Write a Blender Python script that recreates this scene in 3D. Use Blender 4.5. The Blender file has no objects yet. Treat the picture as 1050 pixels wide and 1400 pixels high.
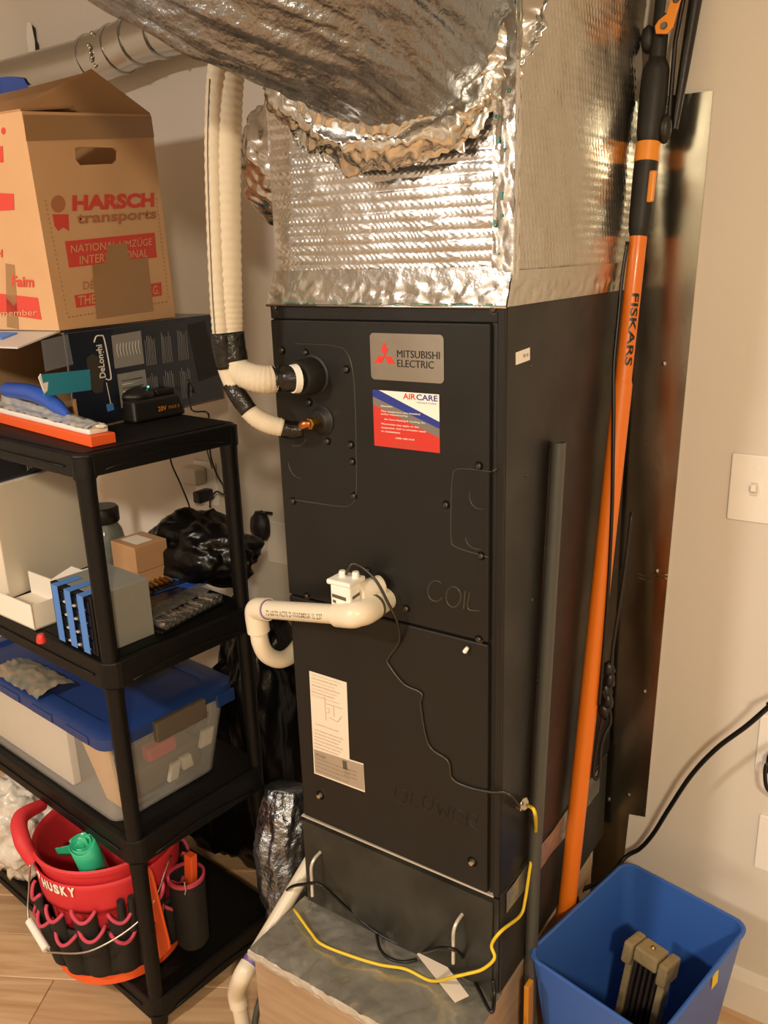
import bpy, bmesh, math, random
from mathutils import Vector as V, Matrix, noise
random.seed(7)
SC = bpy.context.scene
COL = SC.collection
PI = math.pi

# ------------------------------------------------------------------ camera
CAM = V((0.97262, -1.09131, 1.06342))
YAW, PITCH, ROLL, FPX = 0.607767, -0.293889, -0.03206, 1159.402
_f = V((-math.sin(YAW)*math.cos(PITCH), math.cos(YAW)*math.cos(PITCH), math.sin(PITCH)))
_r0 = V((math.cos(YAW), math.sin(YAW), 0)); _u0 = _r0.cross(_f)
_r = _r0*math.cos(ROLL) + _u0*math.sin(ROLL); _u = -_r0*math.sin(ROLL) + _u0*math.cos(ROLL)
cd = bpy.data.cameras.new('camera'); cam = bpy.data.objects.new('camera', cd); COL.objects.link(cam)
M = Matrix((_r, _u, -_f)).transposed().to_4x4(); M.translation = CAM; cam.matrix_world = M
cd.sensor_width = 36; cd.lens = FPX/1400*36; cd.clip_start = 0.02; cd.clip_end = 50
SC.camera = cam

# ------------------------------------------------------------------ world, lights, exposure
w = bpy.data.worlds.new('world'); SC.world = w; w.use_nodes = True
w.node_tree.nodes['Background'].inputs[0].default_value = (1.0, 0.78, 0.55, 1)
w.node_tree.nodes['Background'].inputs[1].default_value = 0.05
def area(name, loc, target, size, power, color):
    l = bpy.data.lights.new(name, 'AREA'); l.shape = 'DISK'; l.size = size; l.energy = power; l.color = color
    o = bpy.data.objects.new(name, l); COL.objects.link(o); o.location = loc
    o.rotation_euler = (V(target)-V(loc)).to_track_quat('-Z', 'Y').to_euler(); return o
WARM = (1.0, 0.83, 0.60)
SOFT = (1.0, 0.89, 0.78)
area('ceiling_lamp_right', (1.75, -1.95, 1.72), (1.2, -0.9, -0.3), 0.20, 40, WARM)
area('ceiling_lamp_left', (-0.45, -2.1, 1.78), (-0.4, -1.4, -0.4), 0.22, 38, SOFT)
vs = SC.view_settings
SC.display_settings.display_device = 'sRGB'
vs.view_transform = 'Standard'; vs.look = 'None'; vs.exposure = 0.22; vs.gamma = 1.0; vs.use_curve_mapping = False

# ------------------------------------------------------------------ helpers
def ray(px, py): return _r*((px-525)/FPX) - _u*((py-700)/FPX) + _f
def at(px, py, ax, val):
    d = ray(px, py); return CAM + d*((val-CAM[ax])/d[ax])
def atv(px, py, p, ang):
    n = V((math.sin(ang), -math.cos(ang), 0)); d = ray(px, py); return CAM + d*((V(p)-CAM).dot(n)/d.dot(n))
def hx(h):
    c = [int(h[i:i+2], 16)/255 for i in (0, 2, 4)]
    return tuple(x/12.92 if x <= .04045 else ((x+.055)/1.055)**2.4 for x in c) + (1,)

def mat(name, col, rough=.5, metal=0, bump=None, var=None, coat=0, spec=.5, trans=0, alpha=1, sss=0, emit=None, stretch=(1, 1, 1), rvar=None):
    m = bpy.data.materials.new(name); m.use_nodes = True; nt = m.node_tree; b = nt.nodes['Principled BSDF']
    c = hx(col) if isinstance(col, str) else tuple(col)+(1,)
    b.inputs['Base Color'].default_value = c; b.inputs['Roughness'].default_value = rough; b.inputs['Metallic'].default_value = metal
    b.inputs['Coat Weight'].default_value = coat; b.inputs['Specular IOR Level'].default_value = spec
    b.inputs['Transmission Weight'].default_value = trans; b.inputs['Alpha'].default_value = alpha
    if emit: b.inputs['Emission Color'].default_value = hx(emit[0]); b.inputs['Emission Strength'].default_value = emit[1]
    tc = nt.nodes.new('ShaderNodeTexCoord'); mp = nt.nodes.new('ShaderNodeMapping'); mp.inputs['Scale'].default_value = stretch
    nt.links.new(tc.outputs['Object'], mp.inputs[0])
    def nz(scale, detail=6, dist=0):
        n = nt.nodes.new('ShaderNodeTexNoise'); n.inputs['Scale'].default_value = scale; n.inputs['Detail'].default_value = detail
        n.inputs['Distortion'].default_value = dist; nt.links.new(mp.outputs[0], n.inputs['Vector']); return n
    if var:
        n = nz(var[0]); r = nt.nodes.new('ShaderNodeValToRGB')
        c2 = hx(var[1]); r.color_ramp.elements[0].color = c; r.color_ramp.elements[1].color = c2
        r.color_ramp.elements[0].position = .35; r.color_ramp.elements[1].position = .7
        nt.links.new(n.outputs['Fac'], r.inputs[0]); nt.links.new(r.outputs[0], b.inputs['Base Color'])
    if rvar:
        n = nz(rvar[0]); r = nt.nodes.new('ShaderNodeMapRange'); r.inputs['To Min'].default_value = rvar[1]; r.inputs['To Max'].default_value = rvar[2]
        r.inputs['From Min'].default_value = .3; r.inputs['From Max'].default_value = .7
        nt.links.new(n.outputs['Fac'], r.inputs['Value']); nt.links.new(r.outputs[0], b.inputs['Roughness'])
    if bump:
        n = nz(bump[0], bump[2] if len(bump) > 2 else 5); bp = nt.nodes.new('ShaderNodeBump')
        bp.inputs['Strength'].default_value = bump[1]; bp.inputs['Distance'].default_value = .01
        nt.links.new(n.outputs['Fac'], bp.inputs['Height']); nt.links.new(bp.outputs[0], b.inputs['Normal'])
    return m

MT = {}
def mm(name, *a, **k): MT[name] = mat(name, *a, **k); return MT[name]
mm('wall', 'd8d0c3', .75, bump=(60, .04)); mm('ceil', 'dedad3', .8); mm('trim', 'e6dfd2', .45)
mm('plate', 'efe9df', .35, coat=.2)
mm('unit', '201f1d', .36, var=(5, '1c1b19'), bump=(220, .015), rvar=(9, .30, .48), spec=.3); mm('unit_dark', '141311', .5); mm('emboss_glint', '403d36', .35)  # raised lines are lighter than the cabinet: their highlight is put into the colour
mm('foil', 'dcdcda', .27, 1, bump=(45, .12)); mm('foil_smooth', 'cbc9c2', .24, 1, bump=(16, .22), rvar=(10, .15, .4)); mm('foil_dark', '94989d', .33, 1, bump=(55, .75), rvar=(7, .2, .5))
mm('foil_dusty', 'c6c4b8', .27, .72, bump=(20, .45), var=(9, 'aaa698'))
mm('foiltape', 'd8d9d6', .2, 1, bump=(30, .25)); mm('teal', '3f7f74', .5)
mm('galv', 'b5b2a4', .2, 1, bump=(7, .05), rvar=(14, .13, .3), stretch=(1, 1, .3)); mm('galvduct', 'c6c6c4', .24, 1, bump=(20, .05))
mm('steel', 'c8c4bb', .25, 1); mm('darksteel', '4b4843', .4, .8); mm('brass', 'b58a3c', .3, 1); mm('copper', 'b8784a', .3, 1)
mm('foam', 'cbbfa8', .7, bump=(90, .1)); mm('blacktape', '15140f', .25, bump=(60, .5)); mm('blackfoam', '16150f', .75, bump=(80, .15))
mm('pvc', 'e2d7c0', .35, bump=(25, .02)); mm('purple', '6b5a9a', .5); mm('ink', '55503f', .6); mm('white', 'f0ece2', .4); mm('offwhite', 'd8d0bf', .5)
mm('black', '0d0c0a', .5); mm('rubber', '141310', .55, bump=(90, .05)); mm('cord', '0b0a09', .4); mm('blackplast', '17140f', .42, bump=(150, .05))
mm('shelf', '0b0a09', .5, bump=(120, .06), spec=.3); mm('shelf_top', '0b0a09', .55, bump=(300, .08), spec=.25); mm('rack', '24231f', .5, spec=.3, var=(7, '3d3a31'), bump=(60, .05)); mm('wirewhite', 'd2ccbe', .3, .35); mm('chrome', 'd6d4ce', .2, .9); mm('foil_bright', 'd6d5cc', .3, .6, bump=(40, .3))
mm('yellow', 'e2c32c', .45); mm('orange', 'e2761a', .38, coat=.2); mm('orange2', 'e8912e', .4); mm('amber', 'b97a1c', .5)
mm('orangebright', 'f2622a', .5); mm('greypipe', '4a4b47', .42); mm('logo_red', 'd8352c', .4); mm('blackink', '14120f', .4)
mm('badge', 'c4c2bc', .2, 1, bump=(9, .12)); mm('card_red', 'c8352b', .4); mm('card_blue', '24358c', .4); mm('card_grey', '77706a', .4); mm('card_white', 'efe9e0', .4)
mm('label', 'e6d9c6', .5); mm('label_grey', 'a39481', .5); mm('label_mid', 'c9bba8', .5)
mm('card', 'd6ab7e', .7, var=(6, 'cda174'), bump=(90, .04)); mm('cardin', '9b7348', .8); mm('card2', 'b58a60', .75, bump=(90, .04)); mm('packtape', 'b48b5e', .25, coat=.4, alpha=.72)
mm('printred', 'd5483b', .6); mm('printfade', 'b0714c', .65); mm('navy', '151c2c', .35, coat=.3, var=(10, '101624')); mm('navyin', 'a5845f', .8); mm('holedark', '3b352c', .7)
mm('photo', '8f8d8a', .4); mm('photo2', 'c9c6bf', .4); mm('tealtape', '2d8aa3', .5, coat=.1); mm('bluetape', '4f83cf', .6, bump=(120, .05))
mm('bluegrip', '2f57b8', .4); mm('cleartape', 'b9b7b0', .2, coat=.4); mm('sheertape', '8d929c', .2, alpha=.35)
mm('boxgrey', '86857c', .5, bump=(160, .03)); mm('drawer', '0f1628', .3, coat=.3); mm('carton', 'e3d8c4', .6, bump=(40, .03)); mm('cartonwhite', 'f0e8da', .6)
mm('redcap', 'd83a34', .4); mm('jar', 'b8c0b8', .12, trans=.75, spec=.6); mm('bag', '0a0908', .3, bump=(22, .4), spec=.35); mm('plastic_clear', 'c9c3b8', .15, trans=.7, alpha=.55)
mm('tote', 'cfcdc6', .28, alpha=.20, bump=(30, .03)); mm('lid', '1f3870', .38, bump=(70, .04)); mm('latch', '5d5346', .45)
mm('paper', 'e9dfce', .7); mm('envelope', 'd8a866', .7); mm('redthing', 'c23a3a', .5); mm('huskyred', 'cf2f36', .6, bump=(160, .08)); mm('pocket', '1b1915', .8, bump=(200, .15))
mm('pinktrim', 'c2455a', .7); mm('green', '35b88a', .3, coat=.3); mm('bin', '3560ad', .42, bump=(140, .03)); mm('tan', '8c7a55', .8, bump=(45, .4), var=(18, '6e5e40')); mm('slat', '241a16', .6)
mm('wire', 'bdb8ae', .35, 1); mm('wood', 'b0977b', .6, var=(3, '9f8569'), stretch=(2, 2, 14), bump=(60, .1)); mm('led', '3fe0b0', .3, emit=('3fe0b0', 3)); mm('amberink', 'e08a28', .5, emit=None)
mm('photoprint', 'a08a72', .4, var=(30, '5d6d66'))

def floor_mat():
    m = mat('oak', 'c79a68', .42, coat=.15); nt = m.node_tree; b = nt.nodes['Principled BSDF']
    tc = nt.nodes.new('ShaderNodeTexCoord'); mp = nt.nodes.new('ShaderNodeMapping'); mp.inputs['Scale'].default_value = (2.2, 26, 1)
    n = nt.nodes.new('ShaderNodeTexNoise'); n.inputs['Scale'].default_value = 1.6; n.inputs['Detail'].default_value = 7; n.inputs['Distortion'].default_value = .6
    oi = nt.nodes.new('ShaderNodeObjectInfo'); r = nt.nodes.new('ShaderNodeValToRGB')
    ad = nt.nodes.new('ShaderNodeVectorMath'); ml = nt.nodes.new('ShaderNodeVectorMath'); ml.operation = 'SCALE'; ml.inputs['Scale'].default_value = 9
    nt.links.new(oi.outputs['Random'], ml.inputs[0])
    nt.links.new(tc.outputs['Object'], ad.inputs[0]); nt.links.new(ml.outputs[0], ad.inputs[1]); nt.links.new(ad.outputs[0], mp.inputs[0]); nt.links.new(mp.outputs[0], n.inputs['Vector'])
    r.color_ramp.elements[0].color = hx('b79068'); r.color_ramp.elements[1].color = hx('d6b48c'); r.color_ramp.elements[0].position = .3; r.color_ramp.elements[1].position = .72
    nt.links.new(n.outputs['Fac'], r.inputs[0])
    hs = nt.nodes.new('ShaderNodeHueSaturation'); mr = nt.nodes.new('ShaderNodeMapRange'); mr.inputs['To Min'].default_value = .88; mr.inputs['To Max'].default_value = 1.1
    nt.links.new(oi.outputs['Random'], mr.inputs['Value']); nt.links.new(mr.outputs[0], hs.inputs['Value']); nt.links.new(r.outputs[0], hs.inputs['Color'])
    nt.links.new(hs.outputs[0], b.inputs['Base Color']); return m
MT['oak'] = floor_mat()

class MB:
    def __init__(s): s.v = []; s.f = []
    def add(s, vs, fs):
        o = len(s.v); s.v += [V(x) for x in vs]; s.f += [tuple(i+o for i in f) for f in fs]; return s
    def obox(s, o, a, b, c):
        o, a, b, c = V(o), V(a), V(b), V(c)
        if a.cross(b).dot(c) < 0: a, b = b, a
        vs = [o, o+a, o+a+b, o+b, o+c, o+a+c, o+a+b+c, o+b+c]
        return s.add(vs, [(0, 3, 2, 1), (4, 5, 6, 7), (0, 1, 5, 4), (1, 2, 6, 5), (2, 3, 7, 6), (3, 0, 4, 7)])
    def box(s, x0, x1, y0, y1, z0, z1): return s.obox((x0, y0, z0), (x1-x0, 0, 0), (0, y1-y0, 0), (0, 0, z1-z0))
    def hexa(s, b, t):  # 4 bottom + 4 top points, ccw from above
        return s.add(list(b)+list(t), [(0, 3, 2, 1), (4, 5, 6, 7), (0, 1, 5, 4), (1, 2, 6, 5), (2, 3, 7, 6), (3, 0, 4, 7)])
    def tube(s, pts, r, n=12, caps=True, fn=None, sub=0):
        pts = [V(p) for p in pts]
        rs = list(r) if isinstance(r, (list, tuple)) else [r]*len(pts)
        if sub:
            pts, rs = catmull(pts, rs, sub)
        N = len(pts); T = []
        for i in range(N):
            t = pts[min(i+1, N-1)]-pts[max(i-1, 0)]; T.append(t.normalized())
        up = V((0, 0, 1)) if abs(T[0].z) < .9 else V((1, 0, 0))
        a = T[0].cross(up).normalized(); vs = []
        for i in range(N):
            a = (a - T[i]*a.dot(T[i])).normalized(); b = T[i].cross(a)
            for k in range(n):
                th = 2*PI*k/n; rr = rs[i]
                if fn: rr = rr*fn(i/(N-1), th)
                vs.append(pts[i]+(a*math.cos(th)+b*math.sin(th))*rr)
        fs = [(i*n+k, i*n+(k+1) % n, (i+1)*n+(k+1) % n, (i+1)*n+k) for i in range(N-1) for k in range(n)]
        if caps: fs += [tuple(reversed(range(n))), tuple((N-1)*n+k for k in range(n))]
        return s.add(vs, fs)
    def cyl(s, p0, p1, r0, r1=None, n=16): return s.tube([p0, p1], [r0, r0 if r1 is None else r1], n)
    def lathe(s, prof, o, ax=(0, 0, 1), n=24, a0=0, a1=2*PI):
        ax = V(ax).normalized(); t = V((1, 0, 0)) if abs(ax.x) < .9 else V((0, 1, 0)); a = ax.cross(t).normalized(); b = ax.cross(a); o = V(o)
        full = abs(a1-a0-2*PI) < 1e-6; K = n if full else n+1; vs = []
        for (r, z) in prof:
            for k in range(K):
                th = a0+(a1-a0)*k/n; vs.append(o+ax*z+(a*math.cos(th)+b*math.sin(th))*r)
        fs = []
        for i in range(len(prof)-1):
            for k in range(n):
                k2 = (k+1) % K; fs.append((i*K+k, i*K+k2, (i+1)*K+k2, (i+1)*K+k))
        return s.add(vs, fs)
    def prism(s, poly, o, ux, uy, d):
        o, ux, uy, d = V(o), V(ux), V(uy), V(d); n = len(poly)
        p = [o+ux*x+uy*y for x, y in poly]; q = [x+d for x in p]
        return s.add(p+q, [tuple(range(n)), tuple(reversed(range(n, 2*n)))]+[(i, n+i, n+(i+1) % n, (i+1) % n) for i in range(n)])
    def grid(s, fn, nx, ny):
        vs = [fn(i/nx, j/ny) for j in range(ny+1) for i in range(nx+1)]
        return s.add(vs, [(j*(nx+1)+i, j*(nx+1)+i+1, (j+1)*(nx+1)+i+1, (j+1)*(nx+1)+i) for j in range(ny) for i in range(nx)])
    def blob(s, c, rad, seed=0, amp=.2, freq=2.5, sub=4, flat=None, ridge=0):
        bm = bmesh.new(); bmesh.ops.create_icosphere(bm, subdivisions=sub, radius=1); c = V(c); sd = V((seed*7.3, seed*3.1, seed*1.7))
        for v in bm.verts:
            d = v.co.normalized(); k = 1+amp*noise.fractal(d*freq+sd, 1, 2, 4)
            if ridge: k += ridge*(abs(noise.noise(d*freq*2.3+sd))-.25)
            p = V((d.x*rad[0], d.y*rad[1], d.z*rad[2]))*k
            if flat is not None and p.z < flat: p.z = flat+(p.z-flat)*.04
            v.co = c+p
        bm.verts.index_update(); s.add([v.co.copy() for v in bm.verts], [tuple(v.index for v in f.verts) for f in bm.faces]); bm.free(); return s
    def build(s, name, m, parent=None, smooth=None, bevel=0, seg=2, solid=0):
        me = bpy.data.meshes.new(name); me.from_pydata([tuple(v) for v in s.v], [], s.f)
        bm = bmesh.new(); bm.from_mesh(me); bmesh.ops.recalc_face_normals(bm, faces=bm.faces); bm.to_mesh(me); bm.free()
        me.materials.append(MT[m] if isinstance(m, str) else m)
        o = bpy.data.objects.new(name, me); COL.objects.link(o)
        if smooth is not None:
            me.polygons.foreach_set('use_smooth', [True]*len(me.polygons))
            if smooth < 180: me.set_sharp_from_angle(angle=math.radians(smooth))
        if bevel:
            b = o.modifiers.new('bevel', 'BEVEL'); b.width = bevel; b.segments = seg; b.limit_method = 'ANGLE'; b.angle_limit = math.radians(40); b.harden_normals = False
        if solid:
            b = o.modifiers.new('solid', 'SOLIDIFY'); b.thickness = solid; b.offset = 0
        if parent: o.parent = parent; o.matrix_parent_inverse = parent.matrix_world.inverted()
        return o
def catmull(pts, rs, sub):
    P = [pts[0]*2-pts[1]]+pts+[pts[-1]*2-pts[-2]]; o = []; ro = []
    for i in range(1, len(P)-2):
        for k in range(sub):
            t = k/sub; a, b, c, d = P[i-1:i+3]
            o.append(.5*((2*b)+(c-a)*t+(2*a-5*b+4*c-d)*t*t+(3*b-a-3*c+d)*t**3)); ro.append(rs[i-1]*(1-t)+rs[i]*t)
    o.append(pts[-1]); ro.append(rs[-1]); return o, ro

def tag(o, label, cat, group=None):
    o['label'] = label; o['category'] = cat
    if group: o['group'] = group
    return o
def thing(name, loc, label, cat, group=None):
    o = bpy.data.objects.new(name, None); o.empty_display_size = .05; o.location = loc; COL.objects.link(o)
    o.matrix_world = Matrix.Translation(V(loc)); return tag(o, label, cat, group)
def struct(o): o['kind'] = 'structure'; return o
def obox(name, m, o, a, b, c, parent=None, bevel=.002): return MB().obox(o, a, b, c).build(name, m, parent, bevel=bevel)

def rrect(w, h, r, n=5, cx=0, cy=0):
    p = []
    for (sx, sy, a0) in ((1, 1, 0), (-1, 1, 90), (-1, -1, 180), (1, -1, 270)):
        for k in range(n+1):
            a = math.radians(a0+90*k/n); p.append((cx+sx*(w/2-r)+r*math.cos(a), cy+sy*(h/2-r)+r*math.sin(a)))
    return p

_txt = {}
def text(name, s, o, ux, uy, w, h, m, parent, bold=0, ext=.0004, keep=False):
    """flat lettering that fills w x h metres; o is the lower left corner, ux/uy unit vectors of the surface"""
    c = bpy.data.curves.new(name, 'FONT'); c.body = s; c.offset = bold; c.resolution_u = 3
    t = bpy.data.objects.new(name+'_t', c); COL.objects.link(t); dg = bpy.context.evaluated_depsgraph_get(); dg.update()
    me = bpy.data.meshes.new_from_object(t.evaluated_get(dg)); COL.objects.unlink(t); bpy.data.objects.remove(t)
    xs = [v.co.x for v in me.vertices]; ys = [v.co.y for v in me.vertices]; x0, x1, y0, y1 = min(xs), max(xs), min(ys), max(ys)
    kx = w/(x1-x0); ky = h/(y1-y0) if h else kx
    o, ux, uy = V(o), V(ux).normalized(), V(uy).normalized(); n = ux.cross(uy).normalized()
    for v in me.vertices: v.co = o+ux*((v.co.x-x0)*kx)+uy*((v.co.y-y0)*ky)+n*ext
    me.materials.clear(); me.materials.append(MT[m]); me.name = name
    ob = bpy.data.objects.new(name, me); COL.objects.link(ob)
    if parent: ob.parent = parent; ob.matrix_parent_inverse = parent.matrix_world.inverted()
    return ob
def sheet(name, m, o, ux, uy, poly, parent, th=.0008):
    o, ux, uy = V(o), V(ux).normalized(), V(uy).normalized(); n = ux.cross(uy).normalized()
    return MB().prism(poly, o, ux, uy, n*th).build(name, m, parent)
X, Y, Z = V((1, 0, 0)), V((0, 1, 0)), V((0, 0, 1))
FL = -.55          # floor height
WY = .546          # back wall
W, H = .432, .992  # air handler width and height

# ------------------------------------------------------------------ the room
fl = struct(MB().box(-2.4, 2.6, -2.7, WY, FL-.05, FL-.004).build('floor', 'oak'))
pl = MB().box(0, 1.198, 0, .1285, -.006, 0).build('plank', 'oak', None, bevel=.0012, seg=1)
COL.objects.unlink(pl); k = 0
PA = math.radians(29)
for j in range(-9, 8):
    for i in range(-2, 1):
        p = pl if k == 0 else pl.copy()
        COL.objects.link(p); p.parent = fl; k += 1
        u0 = i*1.2+((j*.437) % 1.2); v0 = j*.13
        c = V((-.55, -.35, FL)); d = V((math.cos(PA), math.sin(PA), 0)); e = V((-math.sin(PA), math.cos(PA), 0))
        q = c+d*u0+e*v0
        ctr = q+d*.6+e*.065
        p.location = q; p.rotation_euler = (0, 0, PA)
        if max((q+d*a+e*b).y for a in (0, 1.2) for b in (0, .13)) > WY-.02: COL.objects.unlink(p); bpy.data.objects.remove(p) if k > 1 else None
struct(MB().box(-2.4, 2.6, WY, WY+.1, FL-.05, 1.9).build('wall_back', 'wall'))
struct(MB().box(-2.5, -2.4, -2.7, WY+.1, FL-.05, 1.9).build('wall_left', 'wall'))
struct(MB().box(2.6, 2.7, -2.7, WY+.1, FL-.05, 1.9).build('wall_right', 'wall'))
struct(MB().box(-2.5, 2.7, -2.8, -2.7, FL-.05, 1.9).build('wall_front', 'wall'))
struct(MB().box(-2.5, 2.7, -2.8, WY+.1, 1.85, 1.95).build('ceiling', 'ceil'))
struct(MB().prism([(0, 0), (.014, 0), (.014, .085), (.008, .105), (0, .108)], (2.6, WY, FL-.004), (0, -1, 0), Z, (-2.08, 0, 0)).build('baseboard_back', 'trim'))
struct(MB().prism([(0, 0), (.014, 0), (.014, .085), (.008, .105), (0, .108)], (-.2, WY, FL-.004), (0, -1, 0), Z, (-2.2, 0, 0)).build('baseboard_back', 'trim'))

# ------------------------------------------------------------------ air handler
PY = -.010
def F(px, py, y=PY): return at(px, py, 1, y)
ah = thing('air_handler', (W/2, .27, 0), 'tall dark grey metal air handler cabinet with two front panels', 'air handler')
MB().box(0, W, 0, .53, 0, H).build('cabinet', 'unit', ah, bevel=.003)
PR = .411
obox('upper_panel', 'unit', (.003, PY, .478), (PR-.003, 0, 0), (0, -PY, 0), (0, 0, .967-.478), ah, .0025)
obox('lower_panel', 'unit', (.003, PY, .004), (PR-.003, 0, 0), (0, -PY, 0), (0, 0, .474-.004), ah, .0025)
obox('edge_channel', 'unit_dark', (PR, -.0012, .004), (.008, 0, 0), (0, .0014, 0), (0, 0, .965), ah, 0)
obox('corner_post', 'unit', (.420, -.006, .0), (.012, 0, 0), (0, .006, 0), (0, 0, .99), ah, .002)
obox('top_rail', 'unit', (.0, -.005, .968), (.42, 0, 0), (0, .005, 0), (0, 0, .024), ah, .0015)
sheet('bottom_lip', 'wirewhite', (-.004, -.013, -.003), X, Y, [(0, .004), (.425, .007), (.425, .014), (0, .014)], ah, .003)
# screws
sm = MB().lathe([(0, .005), (.003, .005), (.0046, .0035), (.0048, 0), (.0072, 0), (.0072, -.001)], (0, 0, 0), (0, -1, 0), 10).build('screw', 'darksteel', ah, 40)
scr = [(386, 479), (418, 482), (474, 505), (423, 550), (448, 603), (480, 608), (482, 631), (484, 678), (401, 685), (377, 421), (675, 423), (655, 637), (610, 690), (658, 760), (503, 780), (420, 815), (556, 832), (655, 874)]
for i, (a, b) in enumerate(scr):
    o = sm if i == 0 else sm.copy()
    if i: COL.objects.link(o)
    o.parent = ah; o.matrix_parent_inverse = ah.matrix_world.inverted(); o.location = F(a, b, -.006 if b < 425 else PY)
km = MB().lathe([(0, .007), (.004, .007), (.005, .005), (.006, .0), (.010, .0), (.010, -.001)], (0, 0, 0), (0, -1, 0), 12).build('bolt', 'steel', ah, 40)
for i, (a, b) in enumerate([(438, 1087), (646, 1178)]):
    o = km if i == 0 else km.copy()
    if i: COL.objects.link(o)
    o.parent = ah; o.matrix_parent_inverse = ah.matrix_world.inverted(); o.location = F(a, b)
# embossed knock-out plates and letters
def emb(pts, r=.0011, y=PY, name='embossed_line', m_='emboss_glint'):
    return MB().tube([F(a, b, y) for a, b in pts], r, 6, sub=5).build(name, m_, ah, 60)
emb([(404, 470), (455, 473), (474, 482), (483, 510), (486, 560), (487, 612), (487, 672), (480, 690), (462, 692), (400, 683)])
emb([(672, 645), (628, 641), (619, 652), (617, 690), (617, 735), (624, 748), (668, 762)])
def arc(cx, cy, rx, ry, a0, a1, n=9): return [(cx+rx*math.cos(math.radians(a0+(a1-a0)*k/n)), cy+ry*math.sin(math.radians(a0+(a1-a0)*k/n))) for k in range(n+1)]
emb(arc(412, 628, 18, 26, 90, 170), .0009); emb(arc(405, 590, 16, 20, 30, 110), .0009)
emb(arc(658, 678, 16, 18, 80, 200), .0009); emb(arc(655, 735, 18, 16, 80, 180), .0009)
emb([(674, 644), (679, 641)], .0015)
emb(arc(596, 808, 11, 14, -50, -320, 12), .0012); emb(arc(620, 816, 10, 14, 0, 360, 14), .0012)
emb([(636, 808), (634, 832)], .0012); emb([(642, 810), (640, 832), (656, 835)], .0012)
for pts in ([(542, 1075), (540, 1092), (553, 1097), (556, 1082), (542, 1076)], [(564, 1085), (562, 1101), (574, 1104)], arc(585, 1098, 7, 10, 0, 360, 10), [(598, 1098), (601, 1114), (606, 1104), (611, 1117), (615, 1103)], [(634, 1110), (622, 1106), (620, 1122), (633, 1127)], [(621, 1114), (632, 1118)], [(541, 1084), (554, 1089)], [(638, 1130), (640, 1112), (652, 1116), (650, 1124), (640, 1121), (652, 1136)]):
    emb(pts, .0010, m_='unit')
# brand badge
def quad(name, m, pts, parent, y=PY, th=.0012):
    p = [F(a, b, y) for a, b in pts]; n = V((0, -th, 0)); return MB().add(p+[q+n for q in p], [(0, 1, 2, 3), (7, 6, 5, 4), (0, 4, 5, 1), (1, 5, 6, 2), (2, 6, 7, 3), (3, 7, 4, 0)]).build(name, m, parent)
BL, BRt = F(508, 519), F(607, 457); bx0, bx1 = BL.x, BRt.x; bz0, bz1 = F(550, 521).z, F(550, 456).z
bw, bh = bx1-bx0, bz1-bz0
badge = MB().prism(rrect(bw, bh, .007, 5, bw/2, bh/2), (bx0, PY, bz0), X, Z, (0, -.0015, 0)).build('brand_badge', 'badge', ah, bevel=.0004)
by = PY-.0016
def diamond(cx, cz, L, a):
    d = V((math.cos(a), 0, math.sin(a))); e = V((-math.sin(a), 0, math.cos(a))); o = V((cx, by, cz)); return [o, o+d*L/2+e*L*.29, o+d*L, o+d*L/2-e*L*.29]
cx, cz = bx0+bw*.205, bz0+bh*.51
for a in (90, 210, 330):
    p = diamond(cx, cz, bh*.30, math.radians(a)); MB().add(p+[q+V((0, -.0005, 0)) for q in p], [(0, 1, 2, 3), (7, 6, 5, 4), (0, 4, 5, 1), (1, 5, 6, 2), (2, 6, 7, 3), (3, 7, 4, 0)]).build('emblem_diamond', 'logo_red', badge)
text('lettering', 'MITSUBISHI', (bx0+bw*.38, by, bz0+bh*.50), X, Z, bw*.57, bh*.155, 'blackink', badge, 0)
text('lettering', 'ELECTRIC', (bx0+bw*.38, by, bz0+bh*.30), X, Z, bw*.49, bh*.155, 'blackink', badge, 0)
# service sticker
sx0, sx1 = F(511, 570).x, F(601, 570).x; sz0, sz1 = F(555, 614).z, F(555, 536).z; sw, sh = sx1-sx0, sz1-sz0
so = V((sx0, PY, sz0))
stk = sheet('service_sticker', 'card_red', so, X, Z, [(0, 0), (sw, 0), (sw, sh), (0, sh)], ah, .0006)
def sp(y, *p): return [(a*sw, b*sh) for a, b in p]
so2 = so+V((0, -.0006, 0))
sheet('grey_band', 'card_grey', so2, X, Z, sp(0, (0, .74), (1, .26), (1, .42), (0, .88)), stk, .0002)
sheet('blue_band', 'card_blue', so2, X, Z, sp(0, (0, .88), (1, .42), (1, .54), (.10, 1), (0, 1)), stk, .0002)
sheet('white_field', 'card_white', so2, X, Z, sp(0, (.10, 1), (1, .54), (1, 1)), stk, .0002)
def st(s, x, y, w_, h_, m, b=.01): text('print', s, so2+X*(x*sw)+Z*(y*sh), X, Z, w_*sw, h_*sh, m, stk, b, .0006)
st('AIR', .47, .88, .19, .10, 'card_red', .02); st('CARE', .67, .88, .31, .10, 'card_blue', .02); st('Heating & Cooling', .68, .82, .28, .035, 'card_blue', 0)
st('Attention:', .12, .715, .19, .03, 'card_white'); st('This equipment was installed', .12, .615, .60, .038, 'card_white'); st('and/or maintained by:', .12, .565, .42, .038, 'card_white')
st('Air Care Heating & Cooling, Inc.', .17, .475, .63, .038, 'card_white'); st('Warranties may apply on this', .12, .39, .58, .038, 'card_white'); st('equipment. Call to schedule repair', .12, .325, .69, .038, 'card_white')
st('or maintenance.', .12, .265, .30, .032, 'card_white'); st('(408) 988-7339', .34, .16, .29, .035, 'card_white')
for i in range(3): st('lic and service information', .30, .085-.03*i, .36, .014, 'printfade', 0)
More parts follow.
